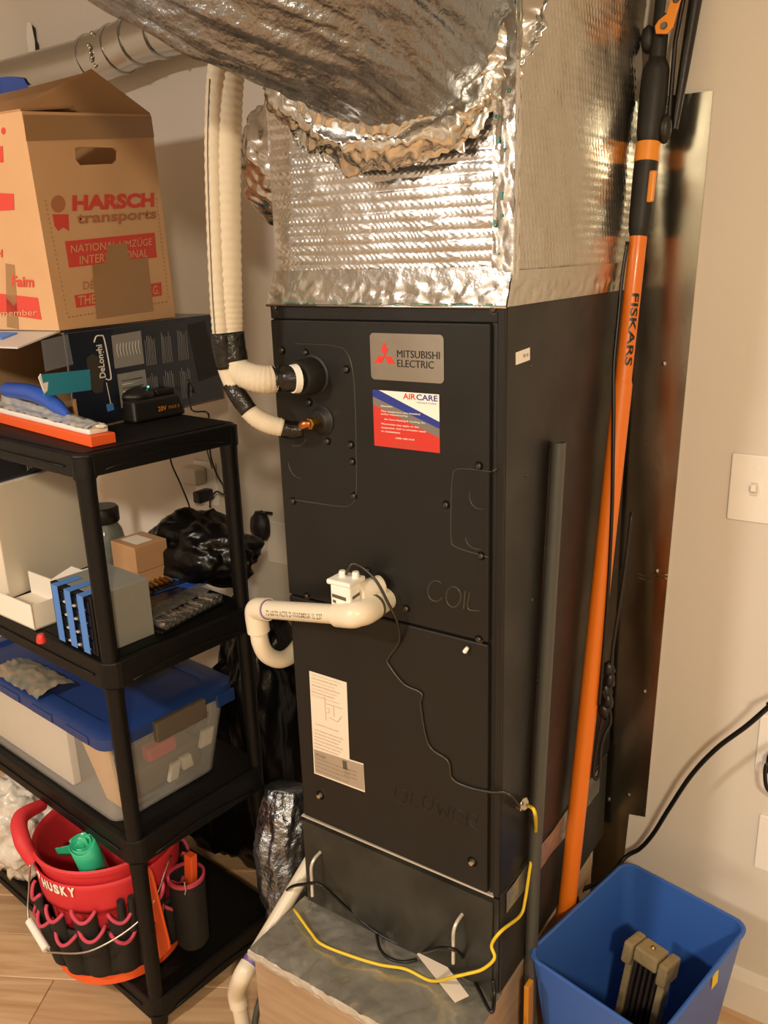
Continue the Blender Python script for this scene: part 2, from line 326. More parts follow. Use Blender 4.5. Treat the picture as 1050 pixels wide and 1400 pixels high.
# specification label (L shaped)
def FZ(a, b): p = F(a, b); return p
l0 = FZ(423, 917); l1 = FZ(474, 933); l2 = FZ(478, 1038); l3 = FZ(497, 1044); l4 = FZ(499, 1083); l5 = FZ(430, 1057)
p = [l0, l1, l2, l3, l4, l5]; lab = MB().add(p+[q+V((0, -.0007, 0)) for q in p], [tuple(range(6)), tuple(range(11, 5, -1))]+[(i, 6+i, 6+(i+1) % 6, (i+1) % 6) for i in range(6)]).build('specification_label', 'label', ah)
ly = PY-.0008
def lt(s, a, b, w_, m='ink', h_=.0030): text('fine_print', s, at(a, b, 1, ly), X, Z, w_, h_, m, lab, 0, .0002)
MB().add([at(*q, 1, ly-.0001) for q in ((429, 1024), (478, 1040), (497, 1046), (498, 1081), (431, 1056))], [(0, 1, 2, 3, 4)]).build('grey_field', 'label_grey', lab)
lx = l0.x+.004
words = ['APPROVED CONFIGURATION', 'FACTORY CHARGED UNIT SEE', 'INSTALLATION MANUAL FOR', 'WIRING DIAGRAM OPTIONS', 'CAUTION DISCONNECT POWER', 'BEFORE SERVICING UNIT']
for i in range(7): lt(words[i % 6]+' '+words[(i+2) % 6], 426, 923+i*4.6, .066-.006*(i % 3), 'label_grey' if i % 2 else 'label_mid')
lt('CLEARANCE DIAGRAM', 431, 990, .055, 'label_grey')
for i in range(6): lt(words[(i+1) % 6]+' '+words[(i+3) % 6], 430, 998+i*4.6, .068-.005*(i % 3), 'label_grey')
for pts in ([(444, 953), (446, 985)], [(446, 962), (468, 969)], [(456, 966), (457, 980)], [(450, 981), (462, 987), (467, 980)], [(447, 968), (450, 969), (450, 975), (447, 974)]):
    MB().tube([at(*q, 1, ly) for q in pts], .0006, 5).build('diagram_line', 'label_grey', lab)
lt('MITSUBISHI', 432, 1033, .024, 'ink', .006); 
for i in range(4): lt('MODEL SVZ RATED VOLTAGE 208/230 HZ 60 PHASE', 432, 1037+i*5.3, .080, 'ink', .0026)
for i in range(3): lt('REFRIGERANT R410A DESIGN PRESSURE', 470, 1050+i*5, .030, 'ink', .0024)
MB().add([at(*q, 1, ly-.0002) for q in ((468, 1039), (474, 1041), (475, 1053), (469, 1051))], [(0, 1, 2, 3)]).build('certification_mark', 'ink', lab)
# white barcode sticker on the side
def Sd(px, py, x=W): return at(px, py, 0, x)
p = [Sd(705, 482), Sd(724, 475), Sd(724, 492), Sd(705, 499)]
bs = MB().add(p+[q+V((.0006, 0, 0)) for q in p], [(0, 1, 2, 3), (7, 6, 5, 4), (0, 4, 5, 1), (1, 5, 6, 2), (2, 6, 7, 3), (3, 7, 4, 0)]).build('side_sticker', 'white', ah)
text('print', '408 1180', Sd(715, 489, W+.0006), Y, Z, .018, .005, 'ink', bs, 0, .0003)
# rubber pipe grommets
g0 = F(428, 513); g1 = F(440, 575)
MB().lathe([(0, .040), (.026, .042), (.0285, .038), (.030, .004), (.0335, .002), (.0335, 0)], (g0.x, PY, g0.z), (0, -1, 0), 28).build('rubber_grommet', 'rubber', ah, 40)
MB().lathe([(0, .011), (.015, .012), (.019, .009), (.022, .004), (.025, .002), (.025, 0)], (g1.x, PY, g1.z), (0, -1, 0), 24).build('rubber_grommet', 'rubber', ah, 40)
# cable clamp on the right side, small white wire nut on the lower panel
c0 = Sd(706, 1096); ck = MB().tube([c0, c0+V((.018, -.004, .004))], .011, 10).build('cable_clamp', 'steel', ah, 40, bevel=.001)
MB().box(c0.x+.004, c0.x+.016, c0.y-.014, c0.y+.012, c0.z-.006, c0.z+.008).build('clamp_saddle', 'steel', ck, bevel=.002)
q = F(639, 888); MB().tube([q+V((-.004, 0, -.006)), q+V((0, -.008, 0)), q+V((.004, -.006, .007))], [.002, .004, .003], 8).build('paint_chip', 'white', ah, 50)
for a, b in ((725, 500), (720, 650), (728, 820), (735, 930)):
    q = Sd(a, b); MB().lathe([(0, .002), (.003, .0015), (.004, 0)], q, (1, 0, 0), 8).build('rivet', 'darksteel', ah, 40)

# ------------------------------------------------------------------ foil plenum above the unit
PX0, PX1, PYF, PYB = .012, .440, .004, .50; PZ0, PZ1 = H+.034, 1.85
ple = thing('supply_plenum', (.22, .25, H), 'square plenum wrapped in quilted foil bubble insulation on top of the cabinet', 'duct')
def bub(u, v):
    x = PX0+(PX1-PX0)*u; z = PZ0+(PZ1-PZ0)*v
    wz = z+.0012*noise.noise(V((x*16, z*5, 3)))
    row = wz/.0146; ri = math.floor(row); fr = row-ri
    chev = abs(fr-.5)*1.6+.9*noise.noise(V((x*22, ri*1.7, 1)))
    zig = math.sin(2*PI*(x/.0105+chev*1.5+.37*ri+.8*noise.noise(V((x*40, ri*3.3, 9)))))
    a = math.sin(PI*fr)**.55
    big = noise.fractal(V((x*8, z*12, 2.2)), 1, 2, 3)
    stg = .75+.5*noise.noise(V((x*11, z*16, 5)))
    d = .0019*a*(.7+.6*noise.noise(V((x*7, ri*2.9, 4))))+.00055*a*zig*stg+.0034*big
    edge = min(1, min(u, 1-u)*30)
    return V((x, PYF-.001-d*edge, z))
MB().grid(bub, 300, 420).build('front_panel', 'foil', ple, 180)
def sidef(u, v):
    y = PYF+(PYB-PYF)*u; z = PZ0+(PZ1-PZ0)*v
    row = z/.0128; fr = row-math.floor(row)
    d = .0007*math.sin(PI*fr)+.0007*math.sin(y*2*PI/.012+math.floor(row)*1.7)*math.sin(PI*fr)+.003*noise.fractal(V((y*6, z*9, 8.2)), 1, 2, 3)
    return V((PX1-.004+d, y, z))
MB().grid(sidef, 120, 220).build('side_panel', 'foil_smooth', ple, 180)
def sidel(u, v):
    y = PYF+(PYB-PYF)*u; z = PZ0+(PZ1-PZ0)*v; return V((PX0-.002*noise.noise(V((y*9, z*9, 1))), y, z))
MB().grid(sidel, 20, 30).build('side_panel', 'foil_smooth', ple, 180)
MB().box(PX0+.004, PX1-.012, PYF+.006, PYB, H, PZ1).build('core', 'foil_dusty', ple)
# tape collar at the bottom: flares out to the cabinet edge
def tapef(a, b, ta, tb, inn):
    def fn(u, v):
        lo = V(a)+(V(b)-V(a))*u; hi = V(ta)+(V(tb)-V(ta))*u; p = lo+(hi-lo)*v
        k = .0025*noise.fractal(V((u*22, v*4, inn*3.1)), 1, 2, 4)*math.sin(PI*min(1, v*1.2+.1))
        return p+V((inn == 1 and k or 0, inn == 0 and -k or 0, k*.3))
    return fn
MB().grid(tapef((-.004, -.008, H-.002), (W+.002, -.008, H-.002), (PX0, PYF-.006, PZ0+.018), (PX1, PYF-.006, PZ0+.018), 0), 120, 12).build('base_tape', 'foiltape', ple, 180)
MB().grid(tapef((W+.004, -.008, H-.002), (W+.004, .50, H-.002), (PX1+.001, PYF-.006, PZ0+.012), (PX1+.001, .50, PZ0+.012), 1), 100, 10).build('base_tape', 'foil_smooth', ple, 180)
MB().tube([(-.004, -.009, H-.002), (W+.003, -.009, H-.002)], .0022, 8).build('tape_edge', 'foiltape', ple, 180)
# corner tape on the front right edge with wrinkles and teal print
def ctape(side):
    def fn(u, v):
        z = PZ0+(PZ1-PZ0)*v; wv = .032+.004*noise.noise(V((z*8, side, 0)))
        k = .003*noise.fractal(V((u*3+side*5, z*45, 1)), 1, 2, 4)
        if side == 0: return V((PX1+.002-wv*u, PYF-.0065+k*(.3+u*0.7), z))
        return V((PX1+.002+k*.6, PYF-.0065+wv*.6*u, z))
    return fn
for sd in (0, 1): MB().grid(ctape(sd), 10, 260).build('corner_tape', 'foiltape', ple, 180)
for i in range(14):
    z = PZ0+.02+random.random()*.34; x = PX1-.030+random.random()*.022
    MB().box(x, x+.002+.003*random.random(), PYF-.0092, PYF-.0086, z, z+.003+.010*random.random()**2).build('tape_print', 'teal', ple)
for i in range(22):
    x = .02+random.random()*.40
    MB().obox((x, -.0105, H+.001), (.008+.012*random.random(), 0, 0), (0, .0005, 0), (0, .0002, .0018), ).build('tape_print', 'teal', ple)

# ------------------------------------------------------------------ big flexible duct
fd = thing('flexible_duct', (.25, 0, 1.42), 'huge crumpled silver flexible duct bulging out of the plenum front', 'duct')
path = [(.265, .0, 1.40), (.28, -.06, 1.40), (.275, -.12, 1.418), (.235, -.19, 1.446), (.16, -.24, 1.488), (.07, -.27, 1.545), (-.03, -.29, 1.645), (-.08, -.30, 1.80)]
def crumple(t, th):
    c_, s_ = math.cos(th), math.sin(th)
    k = .045*noise.fractal(V((c_*1.4, s_*1.4, t*5)), 1, 2, 3)
    k += .075*(abs(noise.noise(V((c_*5, s_*5, t*3))))-.25)+.050*(abs(noise.noise(V((c_*13, s_*13, t*6+3))))-.25)+.02*noise.noise(V((c_*30, s_*30, t*16)))
    return 1+k
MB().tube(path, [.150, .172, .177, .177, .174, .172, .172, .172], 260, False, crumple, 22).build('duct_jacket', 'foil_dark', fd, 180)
def ruff(t, th): return 1+.07*noise.fractal(V((math.cos(th)*3, math.sin(th)*3, t*3)), 1, 2, 4)*(1-.3*t)+.16*(.5-t)*(abs(noise.noise(V((math.cos(th)*7, math.sin(th)*7, t*2.5))))-.25)+.07*(abs(noise.noise(V((math.cos(th)*19, math.sin(th)*19, t*5))))-.25)
MB().tube([(.255, -.002, 1.385), (.257, -.012, 1.387), (.262, -.030, 1.392), (.268, -.05, 1.396)], [.214, .205, .185, .160], 300, False, ruff, 12).build('foil_collar', 'foiltape', fd, 180)

# foil wrapped take-off on the left of the plenum
to = thing('foil_takeoff', (-.04, .2, 1.2), 'crumpled foil duct take-off behind the white pipes', 'duct')
def cr2(t, th): return 1+.10*noise.fractal(V((math.cos(th)*2.2, math.sin(th)*2.2, t*4)), 1, 2, 4)+.16*(abs(noise.noise(V((math.cos(th)*5, math.sin(th)*5, t*5))))-.25)
MB().tube([(.02, .21, 1.22), (-.01, .21, 1.22), (-.05, .21, 1.225), (-.10, .22, 1.24), (-.14, .24, 1.27)], [.10, .125, .13, .125, .10], 140, True, cr2, 14).build('foil_wrap', 'foiltape', to, 180)
MB().tube([(.01, .17, 1.13), (-.02, .17, 1.11), (-.045, .17, 1.10)], [.075, .075, .06], 40, True, cr2, 6).build('dark_lining', 'blacktape', to, 180)

# ------------------------------------------------------------------ round metal duct along the back wall
md = thing('round_metal_duct', (-.9, .46, 1.55), 'round galvanized sheet metal duct running along the wall at the ceiling', 'duct')
e0 = V((-.905, .45, 1.553))
MB().tube([(-2.3, .45, 1.545), e0+V((-.01, 0, 0))], .050, 32).build('straight_pipe', 'galvduct', md, 40)
def ering(a, b, r=.054): return MB().tube([a, b], [r, r*.985], 32).build('elbow_gore', 'galvduct', md, 40)
pts = [e0+V((-.03, 0, 0)), V((-.84, .45, 1.562)), V((-.775, .45, 1.572)), V((-.69, .45, 1.575)), V((-.60, .45, 1.572))]
for i in range(4): ering(pts[i], pts[i+1], .055-.001*i)
for i in range(4): MB().lathe([(.052, -.004), (.0575, -.003), (.0575, .003), (.052, .004)], pts[i], pts[min(i+1, 4)]-pts[i], 32).build('seam_ring', 'galvduct', md, 40)
MB().tube([pts[4]+V((-.01, 0, 0)), (-.45, .45, 1.565), (-.2, .45, 1.56)], .050, 32).build('straight_pipe', 'galvduct', md, 40)
MB().lathe([(.050, -.006), (.054, -.004), (.054, .004), (.050, .006)], (-.53, .45, 1.568), X, 32).build('seam_ring', 'galvduct', md, 40)
for i in range(7):
    a = random.random()*1.4+2.6; MB().blob((-.885+.015*random.random(), .45-.056*math.cos(a-3.3), 1.56+.056*math.sin(a-3.3)), (.006, .005, .006), i, .3, sub=2).build('sealant_blob', 'steel', md, 180)
tp = MB().grid(lambda u, v: V((-1.36+.20*u, .45-.0510*math.cos(-.75+.75*v*(.6+.4*math.sin(PI*u))), 1.546+.0510*math.sin(-.75+.75*v*(.6+.4*math.sin(PI*u))))), 16, 6).build('blue_tape_patch', 'bluegrip', md, 180)
# torn wall patch above the duct
wp = at(45, 57, 1, WY-.002); tp = thing('torn_patch', wp, 'small torn white paint patch on the wall above the metal duct', 'patch')
MB().prism([(-.022, -.03), (.0, -.05), (.012, -.03), (.014, .01), (.006, .045), (-.012, .05), (-.024, .01)], wp, X, Z, (0, -.002, 0)).build('paint_flake', 'white', tp)
MB().prism([(.006, -.045), (.012, -.03), (.022, -.045), (.024, -.01), (.018, .0), (.02, .03), (.008, .04), (.013, 0)], wp+V((0, -.002, 0)), X, Z, (0, -.001, 0)).build('dark_tear', 'black', tp)

# ------------------------------------------------------------------ refrigerant lines
def A(px, py, y): return at(px, py, 1, y)
def corr(n): return lambda t, th: 1+.035*math.sin(t*n*2*PI)
def lineset(name, label, foam_pts, r, grp):
    return thing(name, foam_pts[0], label, 'pipe', grp)
YL = -.09
sl = thing('suction_line', A(308, 455, YL), 'thick white foam insulated refrigerant line bending into the large rubber grommet', 'pipe')
top = [A(322, 40, YL+.03), A(314, 110, YL+.01), A(311, 200, YL), A(311, 300, YL), A(313, 400, YL), A(315, 462, YL)]
MB().tube(top, .0205, 24, True, corr(110), 30).build('foam_sleeve', 'foam', sl, 180)
MB().tube([A(314, 455, YL), A(318, 478, YL), A(322, 495, YL)], [.0235, .0225, .021], 20, True, lambda t, th: 1+.06*noise.noise(V((th*2, t*5, 1))), 5).build('tape_wrap', 'blacktape', sl, 180)
MB().tube([A(319, 490, YL), A(328, 508, YL), A(345, 516, YL+.002), A(362, 519, YL+.012), A(378, 518, YL+.028)], [.0205, .021, .022, .0225, .021], 24, True, corr(14), 10).build('foam_sleeve', 'foam', sl, 180)
MB().tube([A(374, 518, YL+.024), A(388, 517, YL+.034), V((g0.x-.003, PY-.046, g0.z)), V((g0.x, PY-.02, g0.z))], [.0215, .021, .021, .0205], 20, True, lambda t, th: 1+.05*noise.noise(V((th*2, t*5, 3))), 5).build('tape_wrap', 'blacktape', sl, 180)
q0, q1 = V((g0.x-.004, PY-.050, g0.z)), V((g0.x, PY-.041, g0.z))
MB().tube([q0, q1], [.0225, .0235], 20).build('foam_ring', 'white', sl, 40)
ll = thing('liquid_line', A(297, 455, YL), 'thin white insulated refrigerant line ending at a brass fitting', 'pipe')
top = [A(305, 40, YL), A(295, 110, YL-.012), A(292, 200, YL-.018), A(294, 300, YL-.018), A(298, 400, YL-.018), A(302, 460, YL-.018)]
MB().tube(top, .0135, 20, True, corr(120), 30).build('foam_sleeve', 'foam', ll, 180)
MB().tube([q+V((.002, -.0145, 0)) for q in top[1:]], .0008, 5, sub=20).build('seam_stitch', 'ink', ll, 60)
MB().tube([A(301, 455, YL-.018), A(304, 478, YL-.017), A(309, 503, YL-.014)], [.0165, .016, .015], 18, True, lambda t, th: 1+.06*noise.noise(V((th*2, t*5, 6))), 5).build('tape_wrap', 'blacktape', ll, 180)
MB().tube([A(307, 498, YL-.014), A(313, 515, YL-.012), A(319, 528, YL-.01)], .0135, 18, True, corr(6), 6).build('foam_sleeve', 'foam', ll, 180)
MB().tube([A(316, 524, YL-.01), A(327, 543, YL-.008), A(341, 562, YL-.004)], [.0145, .0155, .0145], 18, True, lambda t, th: 1+.06*noise.noise(V((th*2, t*5, 9))), 5).build('tape_wrap', 'blacktape', ll, 180)
MB().tube([A(338, 560, YL-.004), A(352, 572, YL+.004), A(368, 580, YL+.014), A(386, 585, YL+.028)], [.0145, .0155, .0155, .015], 20, True, corr(10), 8).build('foam_sleeve', 'foam', ll, 180)
MB().tube([A(382, 584, YL+.026), A(397, 588, YL+.038), A(414, 587, YL+.052)], [.0155, .015, .0135], 18, True, lambda t, th: 1+.05*noise.noise(V((th*2, t*5, 12))), 5).build('tape_wrap', 'blacktape', ll, 180)
g1a = V((g1.x, PY, g1.z))
MB().tube([A(408, 586, YL+.045), A(417, 580, YL+.046), g1a+V((0, -.030, 0))], [.007, .008, .0075], 10, sub=4).build('copper_end', 'copper', ll, 60)
MB().cyl(g1a+V((0, -.034, 0)), g1a+V((0, -.020, 0)), .0100, .0100, 6).build('brass_nut', 'brass', ll, bevel=.0008)
MB().cyl(g1a+V((0, -.021, 0)), g1a, .007, .007, 10).build('brass_stub', 'brass', ll, 40)

# ------------------------------------------------------------------ condensate drain
dr = thing('condensate_drain', F(525, 822), 'white plastic drain pipe with elbows and trap crossing the front panel', 'pipe')
hole = F(528, 818); e1 = V((hole.x, -.088, hole.z-.002)); e2 = A(349, 832, -.05)
R = .0167
MB().tube([hole, e1+V((0, .036, .0))], R+.0035, 24).build('coupling', 'pvc', dr, 40, bevel=.001)
dl = (e2-e1).normalized()
MB().tube([e1+V((0, .040, 0)), e1+V((0, .018, 0)), e1+V((-.006, .006, 0)), e1+dl*.016, e1+dl*.05], R+.0045, 24, sub=5).build('elbow', 'pvc', dr, 60)
MB().tube([e1+V((0, .046, 0)), e1+V((0, .040, 0))], R+.0050, 24).build('primer_ring', 'ink', dr, 40)
MB().tube([e1+dl*.045, e2], R, 24).build('pipe', 'pvc', dr, 40)
MB().tube([e1+dl*.048, e1+dl*.052], R+.0012, 24).build('primer_ring', 'purple', dr, 40)
MB().tube([e2-dl*.040, e2-dl*.036], R+.0016, 24).build('primer_ring', 'purple', dr, 40)
dn = V((0.03, .06, -1)).normalized()
MB().tube([e2-dl*.038, e2-dl*.016, e2-dl*.003+dn*.003, e2+dn*.018, e2+dn*.046], R+.0042, 24, sub=5).build('elbow', 'pvc', dr, 60)
tr = [e2+dn*.042, e2+dn*.07, e2+dn*.10+V((.0, .012, 0)), e2+dn*.122+V((.004, .040, 0)), e2+dn*.122+V((.008, .072, 0)), e2+dn*.10+V((.012, .105, 0)), e2+dn*.055+V((.014, .145, 0)), e2+dn*.02+V((.016, .18, 0))]
MB().tube(tr, R-.0005, 24, sub=8).build('trap', 'pvc', dr, 60)
md_, ux_ = (e1+e2)/2, -dl
text('pipe_print', '72-60/70 ACFR D-WARMINA 1L 237', e2-dl*.05+V((0, -R*.97, -R*.28)), ux_, Z, .150, .010, 'ink', dr, .004, .0006)
# float switch
fs = thing('float_switch', e1+V((-.04, 0, .02)), 'small white box shaped float switch standing on the drain elbow', 'switch')
fb = A(475, 822, -.07); fx, fy, fz = fb.x, -.07, fb.z
bd = MB().box(fx-.022, fx+.018, fy-.016, fy+.022, fz-.012, fz+.032).build('body', 'white', fs, bevel=.003)
MB().box(fx-.027, fx+.021, fy-.020, fy+.025, fz+.032, fz+.041).build('lid', 'white', fs, bevel=.003)
for dx in (-.010, .012): MB().lathe([(0, .010), (.005, .010), (.006, .008), (.0065, 0)], (fx+dx, fy+.006+dx*.3, fz+.041), Z, 12).build('terminal_post', 'white', fs, 40)
MB().tube([(fx+.012, fy+.012, fz+.012), (fx+.03, fy+.055, fz+.014)], .019, 20).build('port', 'pvc', fs, 40, bevel=.002)
sheet('label_print', 'ink', (fx-.018, fy-.0165, fz+.010), X, Z, [(0, 0), (.028, -.002), (.028, .004), (0, .006)], fs, .0004)
sheet('label_print', 'ink', (fx-.017, fy-.0165, fz+.001), X, Z, [(0, 0), (.006, -.001), (.006, .004), (0, .005)], fs, .0004)
sheet('label_print', 'ink', (fx+.0185, fy-.010, fz+.010), Y, Z, [(0, 0), (.024, .002), (.024, .007), (0, .005)], fs, .0004)
wr = [V((fx-.004, fy+.004, fz+.045)), A(482, 771, -.06), A(497, 777, -.05), A(515, 795, -.045), A(531, 825, -.04), A(543, 850, -.03), A(546, 876, PY-.004), A(532, 898, PY-.002), A(531, 908, PY-.002), A(552, 935, PY-.002), A(576, 948, PY-.002), A(575, 965, PY-.002), A(586, 1018, PY-.002), A(612, 1040, PY-.002), A(618, 1064, PY-.002), A(640, 1076, PY-.002), A(672, 1083, PY-.002), A(690, 1083, -.010), A(700, 1090, -.006), c0+V((.012, -.012, 0))]
tag(MB().tube(wr, .0024, 8, sub=8).build('sensor_wire', 'darksteel', None, 180), 'thin dark wire dangling down the front panel from the float switch', 'wire')

# ------------------------------------------------------------------ filter rack and wooden return box below
BZ = -.215
fr = thing('filter_rack', (.2, .1, BZ), 'black filter rack below the cabinet with two bent wire handles', 'filter rack')
MB().box(.004, W, .004, .52, BZ, -.002).build('housing', 'rack', fr, bevel=.002)
MB().box(-.006, .420, -.006, .004, BZ+.006, -.016).build('door', 'rack', fr, bevel=.0015)
obox('edge_channel', 'unit_dark', (.420, -.002, BZ+.005), (.010, 0, 0), (0, .006, 0), (0, 0, -BZ-.012), fr, 0)
for (a, b, c, d) in ((438, 1165, 428, 1185), (632, 1250, 622, 1268)):
    t = at(a, b, 1, -.006); k = V((t.x-.002, -.034, t.z-.018)); lo = V((t.x-.002, -.036, t.z-.085))
    MB().tube([t, t+V((-.001, -.018, -.004)), k, (k+lo)/2, lo], .0034, 8, sub=5).build('wire_handle', 'wirewhite', fr, 60)
# foil taped side flap
def flap(u, v): return V((W+.002+.002*noise.noise(V((u*8, v*8, 0))), .02+.45*u, -.005-.045*v-.10*u*v*.2))
MB().grid(flap, 30, 8).build('foil_tape', 'foil_dusty', fr, 180)
RX0, RX1, RY0 = -.022, .432, -.158
rb = thing('return_box', (.2, .1, FL), 'wooden return air box with crinkled foil top under the filter rack', 'box')
MB().box(RX0+.004, RX1, RY0, .45, FL, BZ-.008).build('wooden_body', 'wood', rb, bevel=.001)
def ftop(u, v):
    x = RX0-.004+(RX1-RX0+.006)*u; y = RY0-.004+(.17)*v
    k = .004*noise.fractal(V((x*12, y*12, 3)), 1, 2, 4)+.006*(abs(noise.noise(V((x*7+y*16, y*6, 1)))))+.003*(abs(noise.noise(V((x*30, y*24, 5)))))
    return V((x, y, BZ-.005+k))
MB().grid(ftop, 120, 50).build('foil_top', 'foil_dusty', rb, 180)
def fedge(u, v):
    x = RX0-.006+(RX1-RX0+.008)*u; k = .003*noise.fractal(V((x*40, v*5, 7)), 1, 2, 4); return V((x, RY0-.004-.003*math.sin(PI*v)-k, BZ-.004-.022*v-.004*noise.noise(V((x*18, 0, 2)))*v))
MB().grid(fedge, 160, 10).build('foil_edge_tape', 'foil_bright', rb, 180)
MB().grid(lambda u, v: V((RX0-.004-.002*math.sin(PI*v), RY0+.17*u, BZ-.004-.02*v)), 20, 4).build('foil_edge_tape', 'foil_bright', rb, 180)
# paper tag, wires on the foil
tz = BZ+.011
p = [at(a, b, 2, tz) for a, b in ((570, 1305), (590, 1294), (641, 1362), (622, 1371))]
tg = MB().add(p+[q+V((0, 0, .0015)) for q in p], [(0, 1, 2, 3), (7, 6, 5, 4), (0, 4, 5, 1), (1, 5, 6, 2), (2, 6, 7, 3), (3, 7, 4, 0)]).build('paper_tag', 'label'); tag(tg, 'cream paper tag lying on the foil between the handles', 'tag')
yw = [c0+V((.022, -.004, .004)), A(731, 1110, -.012)] + [at(a, b, 0, W+.012) for a, b in ((732, 1140), (724, 1190), (718, 1230), (711, 1252))]+[V((W+.010, -.016, -.055)), V((W-.004, -.024, -.085)), A(676, 1310, -.030), A(660, 1325, -.036), A(640, 1331, -.046), A(622, 1335, -.058), at(590, 1341, 2, BZ+.008), at(555, 1325, 2, BZ+.008), at(520, 1319, 2, BZ+.008), at(480, 1307, 2, BZ+.008), at(440, 1291, 2, BZ+.008), at(425, 1275, 2, BZ+.008), at(402, 1243, 2, BZ+.012)]
tag(MB().tube(yw, .0030, 8, sub=6).build('yellow_wire', 'yellow', None, 180), 'yellow electrical wire looping from the cabinet side across the foil', 'wire')
bc = [at(386, 1224, 1, .02), at(398, 1213, 1, -.02), at(415, 1209, 1, -.045), at(440, 1211, 1, -.048), at(480, 1247, 2, BZ+.03), at(515, 1275, 2, BZ+.012), at(550, 1293, 2, BZ+.006), at(575, 1302, 2, BZ+.006), at(600, 1296, 1, -.05), at(624, 1300, 1, -.05), at(638, 1318, 2, BZ+.01), at(656, 1355, 2, BZ+.012), at(672, 1384, 2, BZ+.012), at(676, 1360, 1, -.02), at(674, 1340, 1, -.012)]
tag(MB().tube(bc, .0034, 8, sub=6).build('control_cable', 'cord', None, 180), 'black cord lying behind the wire handles of the filter rack', 'cord')
bw2 = [at(515, 1278, 2, BZ+.012), at(520, 1298, 2, BZ+.006), at(533, 1311, 2, BZ+.005), at(552, 1315, 2, BZ+.005), at(570, 1312, 2, BZ+.005)]
tag(MB().tube(bw2, .003, 8, sub=6).build('control_cable', 'cord', None, 180), 'short curved piece of dark cord on the foil beside the paper tag', 'cord')
# lower drain pipe
lp = thing('lower_drain_pipe', at(325, 1420, 2, -.5), 'white plastic drain pipe leaning against the foil corner of the wooden box', 'pipe')
a0 = at(414, 1196, 1, .035); a1 = at(340, 1320, 1, -.122); a0 = a0+(a0-a1)*.5; a0.x = min(a0.x, -.022)
MB().tube([a0, a1], R*.95, 20).build('pipe', 'pvc', lp, 40)
dv = (a1-a0).normalized(); a2 = a1+dv*.0
MB().tube([a1-dv*.016, a1-dv*.001], R+.0012, 20).build('primer_ring', 'purple', lp, 40)
e = at(322, 1352, 1, -.125); MB().tube([a1-dv*.002, a1+dv*.022, e+V((.004, 0, -.004)), e+V((.006, 0, -.04))], R+.003, 20, sub=5).build('elbow', 'pvc', lp, 60)
MB().tube([e+V((.006, 0, -.036)), V((e.x+.016, e.y, FL))], R*.95, 20).build('pipe', 'pvc', lp, 40)
gp = [at(372, 1330, 1, -.06), at(352, 1380, 1, -.10), at(345, 1410, 1, -.11)]
tag(MB().tube([gp[0], gp[1], V((gp[2].x, gp[2].y, FL+.006))], .0075, 10, sub=4).build('clear_tube', 'greypipe', None, 60), 'thin grey tube beside the white drain elbow on the floor', 'tube')

# foil wrapped duct low on the left of the unit
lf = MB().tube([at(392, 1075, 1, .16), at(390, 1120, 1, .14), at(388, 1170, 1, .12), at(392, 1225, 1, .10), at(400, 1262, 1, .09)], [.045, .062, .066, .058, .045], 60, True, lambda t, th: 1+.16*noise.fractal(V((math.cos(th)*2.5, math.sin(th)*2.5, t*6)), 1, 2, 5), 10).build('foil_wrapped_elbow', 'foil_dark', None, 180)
tag(lf, 'crumpled dark foil wrapped duct elbow beside the filter rack', 'duct')

# ------------------------------------------------------------------ things on the right: sheet, pole, pipes
sh = thing('metal_sheet', (.5, WY, FL), 'tall shiny galvanized metal sheet screwed flat to the wall', 'metal sheet')
yS = WY-.004
pt = at(975, 124, 1, yS); pb = at(882, 1117, 1, yS); pn = at(860, 1113, 1, yS); pf = at(848, 1190, 1, yS)
poly = [(W-.03, pt.z+.002), (W-.03, FL+.12), (pf.x, FL+.12), (pn.x, pn.z), (pb.x, pb.z), (pt.x, pt.z)]
MB().prism([(a, b) for a, b in poly], (0, yS, 0), X, Z, (0, .003, 0)).build('sheet', 'galv', sh)
for a, b in ((908, 497), (898, 780), (881, 945), (832, 1093), (859, 1087)):
    q = at(a, b, 1, yS-.001); MB().lathe([(0, .004), (.004, .003), (.005, 0)], q, (0, -1, 0), 10).build('screw', 'steel', sh, 40)
for y_ in (785, 790): MB().tube([at(868, y_-2, 1, yS-.001), at(884, y_+3, 1, yS-.001), at(896, y_-1, 1, yS-.001), at(913, y_+1, 1, yS-.001)], .0012, 6, sub=4).build('crease', 'galv', sh, 180)

P0 = V((.4535, .196, FL)); P1 = V((.4665, .50, 1.457))
def ax(t): return P0+(P1-P0)*t
def tp_(py):   # parameter on the pole axis whose image row is py
    lo, hi = 0., 1.1
    for _ in range(40):
        m_ = (lo+hi)/2; d = ax(m_)-CAM; yy = 700-FPX*d.dot(_u)/d.dot(_f)
        if yy > py: lo = m_
        else: hi = m_
    return lo
def axp(py, dx=0, dy=0): return ax(tp_(py))+V((dx, dy, 0))
pd = (P1-P0).normalized()
po = thing('pole_pruner', P0, 'long orange telescopic pole pruner leaning upright against the wall', 'pruner')
MB().tube([P0, axp(525)], .0175, 24).build('outer_pole', 'orange', po, 40)
MB().tube([axp(530), axp(300)], .0150, 24).build('inner_pole', 'orange', po, 40)
MB().tube([axp(527), axp(520)], [.0175, .0155], 24).build('pole_collar', 'orange', po, 40)
MB().tube([axp(330), axp(312), axp(290), axp(240), axp(222)], [.013, .0185, .0195, .0205, .0205], 24, sub=4).build('grip', 'rubber', po, 60)
MB().tube([axp(222), axp(195)], [.0208, .0205], 24).build('orange_collar', 'orange2', po, 40, bevel=.001)
g = axp(256, .016, -.012); MB().obox(g+V((-.004, -.010, -.026)), (.011, 0, 0), (0, .012, 0), pd*.052).build('lock_button', 'orange2', po, bevel=.003)
